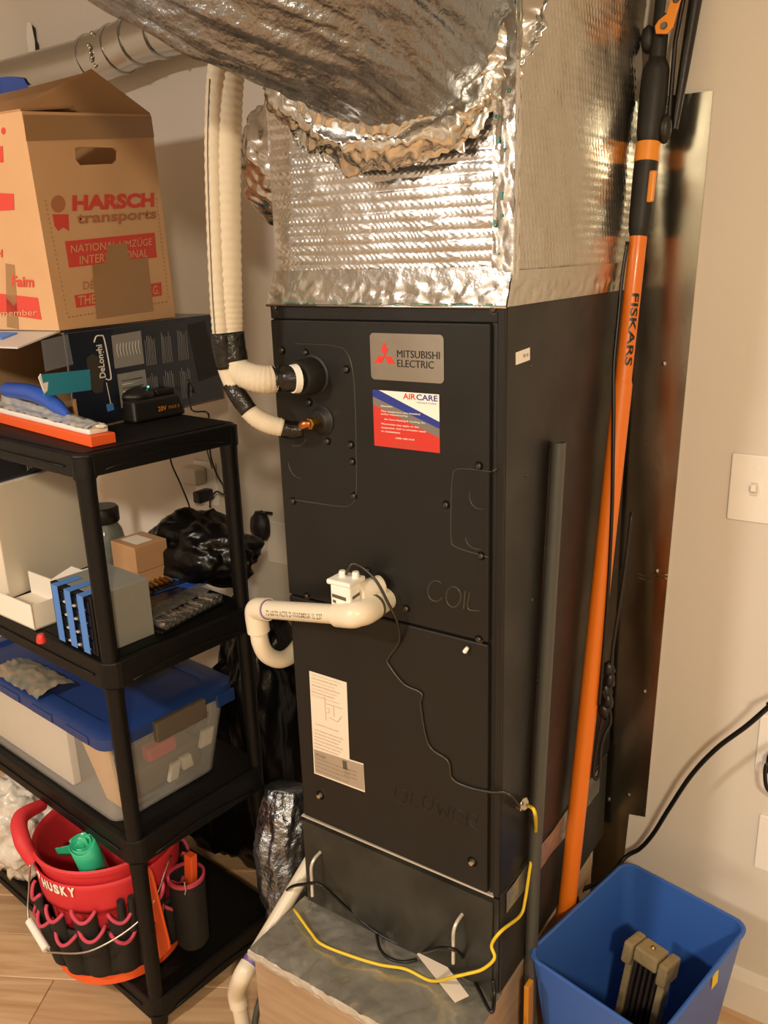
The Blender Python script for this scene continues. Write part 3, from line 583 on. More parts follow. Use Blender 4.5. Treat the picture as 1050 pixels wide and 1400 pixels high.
MB().tube([axp(196), axp(180), axp(130), axp(95), axp(80)], [.018, .0215, .0235, .022, .014], 20, sub=4).build('head_body', 'rubber', po, 60)
MB().tube([axp(85), axp(40), axp(-60)], [.0145, .0135, .014], 16, sub=3).build('head_arm', 'rubber', po, 60)
b0 = axp(52, -.018, -.004); MB().blob(b0, (.012, .012, .022), 3, .1, sub=3).build('head_knuckle', 'rubber', po, 180)
v0 = axp(40, .014, -.022); hook = V((.010, 0, .03)).normalized()
MB().prism([(-.012, -.012), (.006, -.015), (.015, -.006), (.018, .012), (.026, .05), (.027, .12), (.012, .12), (.010, .05), (.002, .016), (-.010, .008), (-.015, 0)], v0, X, pd, (0, -.006, 0)).build('lever', 'orange2', po, bevel=.001)
for dz, dx in ((-.002, 0), (.035, .016)): MB().lathe([(0, .003), (.005, .003), (.006, 0)], v0+pd*dz+X*dx+V((0, -.006, 0)), (0, -1, 0), 12).build('pivot_bolt', 'darksteel', po, 40)
MB().prism([(-.004, .02), (.010, .02), (.012, .10), (-.002, .11)], v0+V((0, .004, 0)), X, pd, (0, .002, 0)).build('blade', 'steel', po)
def pole_text(s_, py0, py1, hgt, m_):
    t = text('lettering', s_, (0, 0, 0), X, Y, 1, 1, m_, None, .022, 0); tb2 = bmesh.new(); tb2.from_mesh(t.data); bmesh.ops.triangulate(tb2, faces=tb2.faces); bmesh.ops.subdivide_edges(tb2, edges=tb2.edges, cuts=5, use_grid_fill=True); tb2.to_mesh(t.data); tb2.free()
    c0_, c1_ = axp(py0), axp(py1); tc = (CAM-c0_); tc = (tc-pd*tc.dot(pd)).normalized(); rr_ = tc.cross(pd); rr_ = rr_ if rr_.dot(_r) > 0 else -rr_
    for v in t.data.vertices:
        ph = (v.co.y-.5)*hgt/.0152+.42; v.co = c0_+(c1_-c0_)*v.co.x+(tc*math.cos(ph)+rr_*math.sin(ph))*.0161
    t.parent = po; t.matrix_parent_inverse = po.matrix_world.inverted()
pole_text('FISKARS', 402, 500, .013, 'blackink')
# black saw arm on the right of the head
s0 = axp(178, .036, .018); s1 = axp(-40, .052, .012)
MB().tube([s0, s0+(s1-s0)*.4, s1], [.006, .009, .012], 10).build('saw_arm', 'blackplast', po, 60)
MB().tube([axp(178, .028, .01), axp(60, .024, .01), axp(-30, .036, .0)], [.004, .004, .004], 8).build('chain_cover', 'blackplast', po, 60)
MB().blob(axp(178, .024, .004), (.012, .012, .024), 5, .1, sub=3).build('pulley', 'blackplast', po, 180)
rp = [axp(330, -.013, -.016), axp(380, -.016, -.016), axp(440, -.016, -.014), axp(500, -.014, -.016), axp(560, -.004, -.021), axp(620, .004, -.022), axp(700, .012, -.018), axp(800, .018, -.012), axp(900, .021, -.008), axp(960, .022, -.004)]
MB().tube(rp, .0034, 8, sub=8).build('rope', 'cord', po, 180)
# hanging rope loops
rl = [axp(940, .024, .0), axp(960, .034, .012), axp(985, .040, .02), axp(1005, .032, .014), axp(1025, .03, .012), axp(1055, .032, .012), axp(1062, .026, .008), axp(1050, .022, .006), axp(1000, .024, .01), axp(940, .032, .014), axp(880, .030, .016), axp(800, .034, .02), axp(700, .036, .02)]
MB().tube(rl, .0032, 8, sub=8).build('rope', 'cord', po, 180)
for i in range(5): MB().blob(axp(915+i*14, .027+.004*(i % 2), .012), (.012, .010, .018), 20+i, .3, sub=2).build('rope_knot', 'cord', po, 180)

g0_ = at(764, 606, 0, .4455); g1_ = at(727, 1240, 0, .4455); gd = (g1_-g0_).normalized()
gpp = thing('grey_conduit', V((g1_.x, g1_.y, g1_.z)), 'dark grey plastic conduit standing against the cabinet side', 'pipe')
tt = (FL-g0_.z)/gd.z; gb = g0_+gd*tt; gb.x = .4605
MB().tube([g0_, g0_+gd*(tt*.6), gb], .0118, 20).build('tube', 'greypipe', gpp, 40)
MB().lathe([(.0085, .0), (.0085, .002), (.0119, .002), (.0119, -.002)], g0_, (0, 0, 1), 20).build('open_end', 'greypipe', gpp, 40)
as_ = at(718, 1345, 0, .468)
tag(MB().obox((as_.x, as_.y-.006, FL), (.010, 0, 0), (0, .022, 0), (0, -.0, as_.z-FL)).build('yellow_strip', 'amber', None, bevel=.002), 'narrow amber wooden strip standing behind the blue bin corner', 'strip')

# light switch and outlets
def wallplate(name, px, py, label, cat, grp=None, w_=.086, h_=.128):
    c = at(px, py, 1, WY); t = thing(name, c, label, cat, grp)
    MB().prism(rrect(w_, h_, .004, 3), c, X, Z, (0, -.006, 0)).build('plate', 'plate', t, bevel=.002); return t, c
t, c = wallplate('light_switch', 1032, 668, 'white toggle light switch plate on the beige wall', 'switch', None, .088, .128)
MB().prism(rrect(.012, .026, .001, 2), c+V((0, -.006, 0)), X, Z, (0, -.0012, 0)).build('toggle_slot', 'offwhite', t)
MB().obox(c+V((-.0045, -.006, -.006)), (.009, 0, 0), (0, -.012, .004), (0, 0, .013)).build('toggle', 'plate', t, bevel=.001)
for dz in (.038, -.038): MB().lathe([(0, .001), (.003, .001), (.0035, 0)], c+V((0, -.006, dz)), (0, -1, 0), 10).build('screw', 'plate', t, 40)
for i, (px, py, lb) in enumerate(((1068, 1022, 'white wall outlet plate with a black plug at the right edge'), (1066, 1158, 'blank white wall plate low at the right edge'))):
    t, c = wallplate('wall_outlet', px, py, lb, 'outlet')
    if i == 0: MB().box(c.x-.02, c.x+.012, c.y-.036, c.y-.006, c.z-.045, c.z-.005).build('plug', 'cord', t, bevel=.004)
cc = at(1050, 968, 1, .42)
cp = [V((cc.x+.12, .46, cc.z+.10)), at(1060, 958, 1, .43), at(1050, 967, 1, .43), at(1020, 993, 1, .44), at(980, 1023, 1, .45), at(945, 1060, 1, .46), at(915, 1105, 1, .47), at(893, 1140, 1, .48), at(875, 1160, 1, .49), at(855, 1172, 1, .48), at(830, 1200, 1, .44), at(790, 1222, 1, .39), V((.47, .30, -.25)), V((.456, .26, -.29))]
tag(MB().tube(cp, .0048, 10, sub=8).build('power_cord', 'cord', None, 180), 'thick black power cord swooping across the wall behind the blue bin', 'cord')
cp2 = [at(1060, 1052, 1, .50), at(1049, 1045, 1, .49), at(1046, 1058, 1, .49), at(1049, 1078, 1, .49), at(1062, 1090, 1, .50)]
tag(MB().tube(cp2, .004, 8, sub=6).build('power_cord', 'cord', None, 180), 'loop of black cord at the outlet at the right edge', 'cord')

# ------------------------------------------------------------------ blue bin with a dusty frame in it
bn = thing('waste_bin', (.612, .215, FL), 'open blue plastic rectangular waste bin at the lower right', 'bin')
RZ = -.17; ba = math.radians(78.5); bc_ = V((.613, .213, 0)); bl = V((math.cos(ba), math.sin(ba), 0)); bs_ = V((math.sin(ba), -math.cos(ba), 0))
def ring(L, S, z, r): return [bc_+bl*y+bs_*x+Z*z for x, y in rrect(S, L, r, 6)]
def loft(rings, close_bottom=True):
    m_ = MB(); n = len(rings[0]); vs = [v for r_ in rings for v in r_]
    fs = [(i*n+k, i*n+(k+1) % n, (i+1)*n+(k+1) % n, (i+1)*n+k) for i in range(len(rings)-1) for k in range(n)]
    m_.add(vs, fs+([tuple(range(n))] if close_bottom == 1 else [])); return m_
lo = loft([ring(.27, .185, FL, .03), ring(.345, .258, RZ-.006, .028), ring(.352, .265, RZ-.006, .03), ring(.354, .267, RZ, .03), ring(.346, .259, RZ+.002, .028), ring(.338, .251, RZ, .026), ring(.262, .177, FL+.006, .026)])
n_ = 28; lo.f += [tuple(range(n_)), tuple(range(6*n_, 7*n_))]
lo.build('body', 'bin', bn, 40)
q = at(990, 1322, 2, -.22); q = bc_+bs_*.1285+bl*.03+Z*(-.215)
MB().obox(q, bs_*.001, bl*.022, Z*.028).build('torn_sticker', 'yellow', bn); MB().obox(q+bl*.004+Z*.026, bs_*.001, bl*.012, Z*.018).build('torn_sticker', 'offwhite', bn)
dt = thing('dusty_frame', bc_+Z*FL, 'dusty tan clamp shaped frame with dark slats standing in the blue bin', 'tool')
t0 = at(893, 1297, 2, -.20); b0_ = V((bc_.x-.01, bc_.y-.03, FL+.01))
upv = (t0-b0_).normalized(); sv = (at(920, 1310, 2, -.2)-at(862, 1275, 2, -.2)).normalized(); fv = sv.cross(upv).normalized(); sv = upv.cross(fv)
def DB(x0, x1, y0, y1, z0, z1): return MB().obox(t0+sv*x0+fv*y0+upv*z0, sv*(x1-x0), fv*(y1-y0), upv*(z1-z0))
DB(-.024, .024, -.020, .026, -.028, .002).build('top_block', 'tan', dt, bevel=.004)
for sx in (-1, 1):
    x0 = .026 if sx > 0 else -.046
    DB(x0, x0+.020, -.026, .028, -.045, .0).build('shoulder', 'tan', dt, bevel=.005)
    DB(.034*sx-.007, .034*sx+.007, -.012, .014, -.30, -.04).build('side_rail', 'tan', dt, bevel=.003)
for k in range(5): DB(-.024+k*.0105, -.0185+k*.0105, -.014, .012, -.30, -.028).build('slat', 'slat', dt, bevel=.001)
MB().lathe([(0, .004), (.003, .003), (.0045, 0)], t0+upv*.002, upv, 10).build('brass_screw', 'brass', dt, 40)

# ------------------------------------------------------------------ black plastic shelving unit
SA = .1014; SN = V((-.289, -.206, 0)); Sv = V((math.sin(SA), math.cos(SA), 0)); Su = V((-math.cos(SA), math.sin(SA), 0)); SD, SL = .369, .80
def S(u, v, z): return SN+Su*u+Sv*v+Z*z
sf = thing('shelving_unit', S(.4, .18, FL), 'black plastic four tier shelving unit at the left', 'shelf')
TI = [.743, .338, -.062, -.468]
for zt in TI:
    h_ = .042 if zt > .7 else .058
    m_ = MB().prism(rrect(SL, SD, .03, 5, SL/2, SD/2), S(0, 0, zt-h_), Su, Sv, Z*h_)
    tier = m_.build('tier', 'shelf', sf, bevel=.004)
    MB().prism(rrect(SL-.03, SD-.03, .02, 4, SL/2, SD/2), S(0, 0, zt), Su, Sv, Z*.002).build('deck', 'shelf_top', tier)
    MB().tube([S(-.0015, .05+.27*k/10, zt-h_+.010+.012*math.sin(PI*k/10)) for k in range(11)], .0018, 6).build('molded_rib', 'shelf', tier, 180)
    MB().tube([S(.05+.7*k/10, -.0015, zt-h_*.55) for k in range(11)], .0022, 6).build('molded_rib', 'shelf', tier, 180)
for (u, v) in ((.020, .020), (.020, SD-.020), (SL-.020, .020), (SL-.020, SD-.020)):
    for i in range(4):
        z1 = TI[i]-(.042 if i == 0 else .058); z0 = TI[i+1] if i < 3 else FL
        if i == 3: z1 = TI[3]-.05
        MB().tube([S(u, v, z0), S(u, v, z0+.012), S(u, v, z1-.03), S(u, v, z1+.004)], [.0165, .0165, .0175, .019], 16).build('post', 'shelf', sf, 40)
    MB().tube([S(u, v, TI[0]-.045), S(u, v, TI[0]-.005)], .0212, 16).build('corner_sleeve', 'shelf', sf, 40)

# --- heater box on the top tier
DBA = math.radians(94); d0 = at(107, 592, 2, .745); dd = V((math.cos(DBA), math.sin(DBA), 0)); dl_ = V((-math.sin(DBA), math.cos(DBA), 0))
DL, DH, DW = .44, .195, .34
hb = thing('heater_carton', d0, 'dark navy cardboard appliance box with pictures lying on the top tier', 'box')
tt_ = .004
def wallb(name, m, o, a, b, c): return MB().obox(o, a, b, c).build(name, m, hb)
side = wallb('side_wall', 'navy', d0, dd*DL, dl_*tt_, Z*DH)
wallb('top_wall', 'navy', d0+Z*DH, dd*DL, dl_*DW, Z*tt_); wallb('bottom_wall', 'navyin', d0+Z*.0005+dd*.06, dd*(DL-.06), dl_*DW, Z*tt_)
wallb('side_wall', 'navy', d0+dl_*(DW-tt_), dd*DL, dl_*tt_, Z*DH); wallb('end_wall', 'navyin', d0+dd*(DL-tt_), dd*tt_, dl_*DW, Z*DH)
# inside lining and open flap
wallb('lining', 'navyin', d0+dl_*(tt_+.0005), dd*(DL-.01), dl_*.001, Z*DH)
fo = d0+Z*(DH+.002)+dl_*.01
wallb('open_flap', 'photo2', fo, -dd*.10-Z*.022, dl_*(DW-.02), Z*.003)
wallb('flap_print', 'bluetape', fo-dd*.03-Z*.0035+dl_*.09, -dd*.035-Z*.0077, dl_*.12, Z*.0035)
wallb('lining', 'navyin', d0+dl_*(DW-tt_-.002), dd*(DL-.01), dl_*.001, Z*DH)
wallb('lining', 'navyin', d0+Z*(DH-.002), dd*(DL-.01), dl_*DW, Z*.001)
sn = V((math.cos(DBA-PI/2), math.sin(DBA-PI/2), 0))   # outward normal of the printed side
def HB(px, py): return atv(px, py, d0, DBA)
def hq(name, m, pts, off=.0006, par=side):
    p = [HB(*q)+sn*off for q in pts]; k = len(p); return MB().add(p+[q-sn*off*.9 for q in p], [tuple(range(k)), tuple(reversed(range(k, 2*k)))]+[(i, k+i, k+(i+1) % k, (i+1) % k) for i in range(k)]).build(name, m, par)
hq('picture', 'photo', ((152, 459), (192, 452), (197, 497), (157, 504))); hq('picture', 'photo', ((160, 512), (198, 505), (204, 548), (166, 558)))
for k in range(8):
    MB().tube([HB(160+k*4.2, 470-k*.7)+sn*.001, HB(157+k*4.2+2, 478-k*.7)+sn*.002, HB(162+k*4.2, 489-k*.7)+sn*.001], .0011, 5, sub=4).build('picture_line', 'photo2', side, 180)
for k in range(6): MB().tube([HB(166+.6*k, 521+5*k)+sn*.001, HB(194+.6*k, 516+5*k)+sn*.001], .0012, 5).build('picture_line', 'photo2' if k % 2 else 'ink', side, 180)
tz0 = HB(149, 515)+sn*.0008; tu = (HB(140, 461)-HB(149, 515)).normalized(); 
text('lettering', "DeLonghi", tz0-dd*.004, Z, -dd, .066, .021, 'white', side, .02)
orng = [HB(*q)+sn*.0012 for q in ((128, 468), (131, 460), (137, 459), (142, 464), (151, 512), (149, 519), (144, 518))]
MB().tube(orng, .0014, 6, sub=6).build('logo_outline', 'white', side, 180)
MB().tube([HB(145, 523)+sn*.001, HB(151, 552)+sn*.001], .0008, 5).build('logo_line', 'white', side); hq('blue_square', 'bluetape', ((145, 553), (154, 551), (156, 560), (147, 563)))
for bx in range(3):
    for row in range(2):
        for ln in range(7):
            x0 = 201+bx*22+ln*2.1+row*4; y0 = 500-bx*3.5+row*52-ln*.3
            a_, b_ = HB(x0, y0), HB(x0-4+random.random(), y0-(34+8*random.random()))
            MB().tube([a_+sn*.0006, b_+sn*.0006], .0005, 4).build('fine_print', 'photo', side)
hq('print_panel', 'unit', ((256, 444), (280, 438), (298, 512), (272, 522)), .0004)
# clear tape, teal tape, hand hole
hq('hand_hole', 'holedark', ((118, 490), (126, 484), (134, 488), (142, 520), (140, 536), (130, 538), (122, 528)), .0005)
hq('teal_tape', 'tealtape', ((55, 512), (122, 505), (124, 533), (60, 542)), .0016)
hq('tape_tail', 'white', ((52, 516), (55, 511), (58, 524), (65, 522), (64, 534), (60, 538)), .002)
hq('clear_tape', 'sheertape', ((56, 466), (92, 457), (100, 498), (62, 508)), .0009)
cs = HB(103, 545); MB().obox(cs-dd*.008+sn*.002, dd*.006, sn*.002, Z*(.743-cs.z+.035)).build('cardboard_edge', 'card2', hb)

# --- moving box
h0 = at(80, 452, 2, .9450); HA = math.radians(98); hd = V((math.cos(HA), math.sin(HA), 0)); hl = V((-math.sin(HA), math.cos(HA), 0)); hn = -hl
HL, HW = .37, .36
mbx = thing('moving_carton', h0, 'tall brown moving carton with red lettering stacked on the navy box', 'box')
def HM(px, py): return atv(px, py, h0, HA)
hbl, hbr, htl, htr = h0.copy(), HM(238, 428), HM(28, 152), HM(205, 157)
hbr.z = h0.z
th = hl*.005
# front (right-hand) face with a hand hole: strips around the hole
hh = [HM(a, b) for a, b in ((101, 203), (106, 201), (154, 202), (160, 207), (160, 218), (154, 224), (108, 226), (102, 218))]
fm = bmesh.new()
outer = [hbl, hbr, htr, htl]
def face_with_hole(outer, hole, off):
    ov = [fm.verts.new(p+off) for p in outer]; hv = [fm.verts.new(p+off) for p in hole]
    es = [fm.edges.new((ov[i], ov[(i+1) % len(ov)])) for i in range(len(ov))]+[fm.edges.new((hv[i], hv[(i+1) % len(hv)])) for i in range(len(hv))]
    bmesh.ops.triangle_fill(fm, edges=es, use_beauty=True); return ov, hv
face_with_hole(outer, hh, V((0, 0, 0)))
me = bpy.data.meshes.new('side_panel'); fm.normal_update(); fm.to_mesh(me); fm.free(); me.materials.append(MT['card'])
hf = bpy.data.objects.new('side_panel', me); COL.objects.link(hf); hf.parent = mbx; hf.matrix_parent_inverse = mbx.matrix_world.inverted()
so_ = hf.modifiers.new('solid', 'SOLIDIFY'); so_.thickness = .005; so_.offset = 0
hl2 = V((math.cos(math.radians(186)), math.sin(math.radians(186)), 0))
def mslab(name, p, nrm, m='card', t_=.005):
    n = V(nrm).normalized()*t_; k = len(p); return MB().add(list(p)+[q+n for q in p], [tuple(range(k)), tuple(reversed(range(k, 2*k)))]+[(i, k+i, k+(i+1) % k, (i+1) % k) for i in range(k)]).build(name, m, mbx)
lf_ = mslab('side_panel', [hbl, htl, htl+hl2*HW, hbl+hl2*HW], hd)
mslab('side_panel', [hbr, htr, htr+hl2*HW, hbr+hl2*HW], -hd); mslab('side_panel', [hbl+hl2*HW, hbr+hl2*HW, htr+hl2*HW, htl+hl2*HW], hn)
mslab('bottom', [hbl+Z*.004, hbr+Z*.004, hbr+hl2*HW+Z*.004, hbl+hl2*HW+Z*.004], Z)
# open top flaps
pk = at(125, 97, 1, htr.y-.12)
mslab('top_flap', [htr, htl+(htr-htl)*.15+hl2*.12, pk], Z, 'cardin', .004)
mslab('top_flap', [htr, htr+hl2*HW, at(-40, 140, 1, pk.y), pk], hd, 'card2', .004)
mslab('top_flap', [htl, htl+hl2*HW, htl+hl2*HW+hd*.14+Z*.030, htl+hd*.17+Z*.030+hl2*.04], Z, 'card2', .004)
# print on the right hand face
def hm(name, m, pts, off=.0032, par=hf):
    p = [HM(*q)+hn*off for q in pts]; k = len(p); return MB().add(p+[q-hn*.0005 for q in p], [tuple(range(k)), tuple(reversed(range(k, 2*k)))]+[(i, k+i, k+(i+1) % k, (i+1) % k) for i in range(k)]).build(name, m, par)
def htx(s, x0, y0, x1, y1, hpx, m, bold=.02, par=hf):
    a = HM(x0, y0)+hn*.0036; b = HM(x1, y1)+hn*.0036; up = HM(x0, y0-hpx)+hn*.0036-a; u = (b-a)
    text('lettering', s, a, u, up, u.length, up.length, m, par, bold, .0002)
htx('HARSCH', 97, 289, 209, 283, 22, 'printred', .05); htx('transports', 103, 311, 212, 303, 18, 'printfade', .03)
hm('logo_dot', 'printfade', arc(78, 279, 10, 12, 0, 330, 11)); hm('logo_body', 'printred', [(70, 293), (92, 293), (93, 316), (85, 311), (78, 316), (73, 309)])
p1 = hm('red_panel', 'printred', ((87, 330), (210, 318), (213, 352), (93, 366)))
htx('NATIONAL UMZÜGE', 95, 346, 206, 335, 13, 'card', .0); htx('INTERNATIONAL', 107, 362, 200, 351, 12, 'card', .0)
htx('DÉ', 112, 396, 127, 394.5, 14, 'printfade', .0)
hm('red_panel', 'printred', ((100, 404), (219, 386), (220, 404), (103, 421))); htx('THE', 105, 418, 129, 414.5, 13, 'card', .01); htx('G.', 207, 403, 216, 401.7, 12, 'card', .01)
for side_pts in (((60, 272), (91, 432)), ((212, 270), (229, 410)), ((91, 434), (229, 412))):
    (xa, ya), (xb, yb) = side_pts; n = 26
    for k in range(n): 
        a = HM(xa+(xb-xa)*(k+.2)/n, ya+(yb-ya)*(k+.2)/n); b = HM(xa+(xb-xa)*(k+.65)/n, ya+(yb-ya)*(k+.65)/n)
        MB().tube([a+hn*.003, b+hn*.003], .0010, 4).build('border_dash', 'cardin', hf)
hm('tape_strip', 'packtape', ((29, 157), (205, 160), (209, 188), (34, 193)), .0038)
hm('tape_strip', 'packtape', ((124, 362), (200, 352), (208, 425), (130, 436)), .0044); hm('tape_strip', 'packtape', ((145, 335), (170, 332), (178, 362), (140, 366)), .0042)
# print on the left-hand face
ln = -hd
LA = math.radians(186)
_ln = (htl-hbl).cross(hl2).normalized()
if _ln.dot(CAM-hbl) < 0: _ln = -_ln
def HLf(px, py): d = ray(px, py); return CAM+d*((hbl-CAM).dot(_ln)/d.dot(_ln))+_ln*.001
def hlq(m, pts):
    p = [HLf(*q) for q in pts]; k = len(p); return MB().add(p+[q+hd*.0006 for q in p], [tuple(range(k)), tuple(reversed(range(k, 2*k)))]+[(i, k+i, k+(i+1) % k, (i+1) % k) for i in range(k)]).build('red_panel', m, lf_)
hlq('printred', ((-30, 262), (19, 265), (20, 287), (-30, 290))); hlq('printred', ((-30, 398), (52, 407), (57, 437), (-30, 424))); hlq('printred', ((-20, 198), (4, 200), (5, 222), (-20, 222)))
a = HLf(17, 392); b = HLf(47, 393); c_ = HLf(17, 377); text('lettering', 'Faim', a, b-a, c_-a, (b-a).length, (c_-a).length, 'printred', lf_, .03, .0004)
a = HLf(2, 432); b = HLf(52, 431); c_ = HLf(2, 424); text('lettering', 'member', a, b-a, c_-a, (b-a).length, (c_-a).length, 'card', lf_, 0, .0012)
a = HLf(-12, 352); b = HLf(4, 352); c_ = HLf(-12, 341); text('lettering', 'OH', a, b-a, c_-a, (b-a).length, (c_-a).length, 'printred', lf_, .04, .0004)
hlq('printred', arc(5, 179, 3, 5, 0, 330, 8)); hlq('packtape', ((8, 360), (20, 362), (26, 450), (10, 447)))

# --- long float tool on the top tier
f0 = at(125, 612, 2, .7455); fdv = V((math.cos(math.radians(170)), math.sin(math.radians(170)), 0)); fwd = V((math.cos(math.radians(84)), math.sin(math.radians(84)), 0))
ft = thing('plastering_float', f0, 'long float with orange sole, white pad and blue grip on the shelf edge', 'float')
MB().obox(f0, fdv*.45, fwd*.052, Z*.0195).build('orange_sole', 'orangebright', ft, bevel=.0015)
MB().obox(f0+fdv*.012+fwd*.004+Z*.0195, fdv*.43, fwd*.042, Z*.012).build('white_pad', 'white', ft, bevel=.004)
def wrapf(u, v): 
    p = f0+fdv*(.008+.42*u)+fwd*(-.001+.046*v)+Z*(.033+.006*math.sin(PI*v)+.004*noise.fractal(V((u*14, v*4, 3)), 1, 2, 3)+(.016*u if v > .4 else .004*u)); return p
MB().grid(wrapf, 60, 10).build('plastic_wrap', 'cleartape', ft, 180)
gp0 = f0+fwd*.026+Z*.05
MB().tube([gp0+fdv*.13+Z*-.008, gp0+fdv*.17+Z*.004, gp0+fdv*.23+Z*.018, gp0+fdv*.30+Z*.022, gp0+fdv*.40+Z*.018], [.006, .014, .017, .017, .016], 14, sub=5).build('blue_grip', 'bluegrip', ft, 60)
MB().blob(f0+fdv*.02+fwd*.028+Z*.034, (.022, .012, .005), 4, .3, sub=3).build('foam_crumb', 'offwhite', ft, 180)

# --- battery charger
q0 = at(185, 580, 2, .7455); cd0 = V((math.cos(math.radians(86)), math.sin(math.radians(86)), 0)); cl0 = V((-cd0.y, cd0.x, 0))
ch = thing('battery_charger', q0, 'black battery charger with orange lettering on the top tier', 'charger')
MB().hexa([q0+cl0*.0+cd0*0, q0+cd0*.135, q0+cd0*.135+cl0*.10, q0+cl0*.10], [q0+cl0*.008+cd0*.006+Z*.045, q0+cd0*.128+cl0*.008+Z*.045, q0+cd0*.128+cl0*.095+Z*.05, q0+cl0*.095+cd0*.006+Z*.05]).build('base', 'blackplast', ch, bevel=.007, seg=3)
MB().blob(q0+cd0*.045+cl0*.05+Z*.05, (.038, .042, .018), 2, .05, sub=3).build('battery', 'blackplast', ch, 180)
MB().obox(q0+cd0*.075+cl0*.02+Z*.046, cd0*.05, cl0*.06, Z*.012).build('battery_rail', 'blackplast', ch, bevel=.003)
cn = -cl0
text('lettering', '20V', q0+cd0*.060+cn*-.001+Z*.017, cd0, Z, .022, .010, 'orange2', ch, .005, .0015); text('lettering', 'MAX 0', q0+cd0*.088+cn*-.001+Z*.018, cd0, Z, .028, .007, 'amber', ch, 0, .0015)
MB().blob(q0+cd0*.062+cl0*.028+Z*.067, (.0025, .002, .002), 1, 0, sub=2).build('status_light', 'led', ch, 180)
tag(MB().tube([q0+cd0*.12+cl0*.06+Z*.01, at(265, 545, 2, .748), at(258, 520, 2, .83)+Z*0, at(262, 560, 2, .75), at(285, 566, 2, .75), at(280, 600, 1, .3), at(290, 640, 1, .45)], .0022, 6, sub=6).build('charger_cable', 'cord', None, 180), 'thin black cable trailing from the charger behind the shelf', 'cable')

# --- dark box hanging in shade on the white carton, white cartons on tier two
T2 = TI[1]+.003
wc0 = at(13, 820, 2, T2); wca = math.radians(96); wd = V((math.cos(wca), math.sin(wca), 0)); wl = V((-wd.y, wd.x, 0))
tag(MB().obox(wc0, wd*.27, wl*.07, Z*.265).build('white_carton', 'carton', None, bevel=.003), 'large plain cream carton standing at the left on the second tier', 'carton')
db = wc0+Z*.266+wd*-.02+wl*.0
nb = thing('navy_case', db, 'dark navy case lying on the cream carton just under the top tier', 'case'); MB().obox(db+wl*.01, wd*.17, wl*.07, Z*.06).build('case_body', 'navy', nb, bevel=.004)
text('lettering', 'pro', db+wd*.12+Z*.012, wd, Z, .03, .012, 'photo2', nb, 0, .0008)
ob = at(48, 862, 2, T2); od = V((math.cos(math.radians(86)), math.sin(math.radians(86)), 0)); ol = V((-od.y, od.x, 0))
owb = thing('open_white_carton', ob, 'low open white carton with raised flap in front of the cream carton', 'carton')
for nm, o_, a_, b_, c_ in (('front_wall', ob, ol*.20, od*.003, Z*.055), ('side_wall', ob, od*.11, ol*.003, Z*.055), ('back_wall', ob+od*.107, ol*.20, od*.003, Z*.055), ('bottom', ob, ol*.20, od*.11, Z*.003), ('flap', ob+od*.108+Z*.055, ol*.10, od*.05+Z*.014, Z*.003)):
    MB().obox(o_, a_, b_, c_).build(nm, 'cartonwhite' if nm != 'bottom' else 'carton', owb)
bf = at(93, 800, 2, T2+.055)
tag(MB().obox(bf, od*.05, ol*.065, Z*.004+od*.0).build('cardboard_scrap', 'cardin', None, bevel=.001), 'flat brown cardboard flap resting behind the grey drawer cabinet', 'cardboard')
rc = at(56, 872, 2, T2+.01); tag(MB().lathe([(0, .0), (.009, 0), (.010, .004), (.008, .014), (.006, .018), (0, .018)], V((rc.x, rc.y, T2)), Z, 14).build('red_stopper', 'redcap', None, 40), 'small red plastic stopper beside the drawer cabinet', 'stopper')

# --- grey drawer cabinet with blue tape
g_ = S(.046, .012, T2); GU = .148; GV = .128; GH = .122
oc = thing('drawer_cabinet', g_, 'grey small parts drawer cabinet with three strips of blue tape', 'cabinet')
MB().obox(g_+Sv*.012, Su*GU, Sv*(GV-.012), Z*GH).build('body', 'boxgrey', oc, bevel=.0015)
MB().obox(g_, Su*GU, Sv*.012, Z*GH).build('face_frame', 'black', oc, bevel=.001)
dw, dh = (GU-.016)/4, (GH-.012)/4
for i in range(4):
    for j in range(4):
        o_ = g_+Su*(.008+i*dw)+Z*(.006+j*dh)-Sv*.003
        d_ = MB().obox(o_, Su*(dw-.003), Sv*.012, Z*(dh-.004)).build('drawer', 'drawer', oc, bevel=.001)
        MB().obox(o_+Su*(dw*.36)-Sv*.004+Z*.004, Su*(dw*.25), Sv*.004, Z*.003).build('pull', 'photo2', d_)
for k in range(3):
    o_ = g_+Su*(.014+k*.046)-Sv*.0085
    MB().obox(o_-Z*.0+Z*.004, Su*.022, Sv*.0008, Z*(GH-.003)).build('tape_strip', 'bluetape', oc); MB().obox(o_+Z*(GH+.0008), Su*.022, Sv*.055, Z*.0008).build('tape_strip', 'bluetape', oc)

# --- jar, small boxes, hardware
j0 = at(162, 800, 2, T2); j0 = V((-.655, .095, T2))
jr = thing('plastic_jar', j0, 'clear plastic jar with dark lid behind the front shelf post', 'jar')
MB().lathe([(0, 0), (.042, 0), (.045, .006), (.045, .10), (.040, .125), (.032, .14), (.032, .15), (.030, .15), (.030, .138), (.042, .098), (.042, .008), (0, .005)], j0, Z, 28).build('body', 'jar', jr, 40)
MB().lathe([(0, .145), (.036, .145), (.038, .148), (.038, .178), (.034, .183), (0, .183)], j0, Z, 28).build('lid', 'blackplast', jr, 40)
MB().lathe([(0, .006), (.040, .006), (.040, .05), (0, .055)], j0, Z, 20).build('contents', 'darksteel', jr, 40)
k0 = at(188, 785, 2, T2+.055); ka = math.radians(84); kd = V((math.cos(ka), math.sin(ka), 0)); kl = V((-kd.y, kd.x, 0))
sb = thing('small_carton', k0, 'small brown cardboard box with white address label on the second tier', 'box')
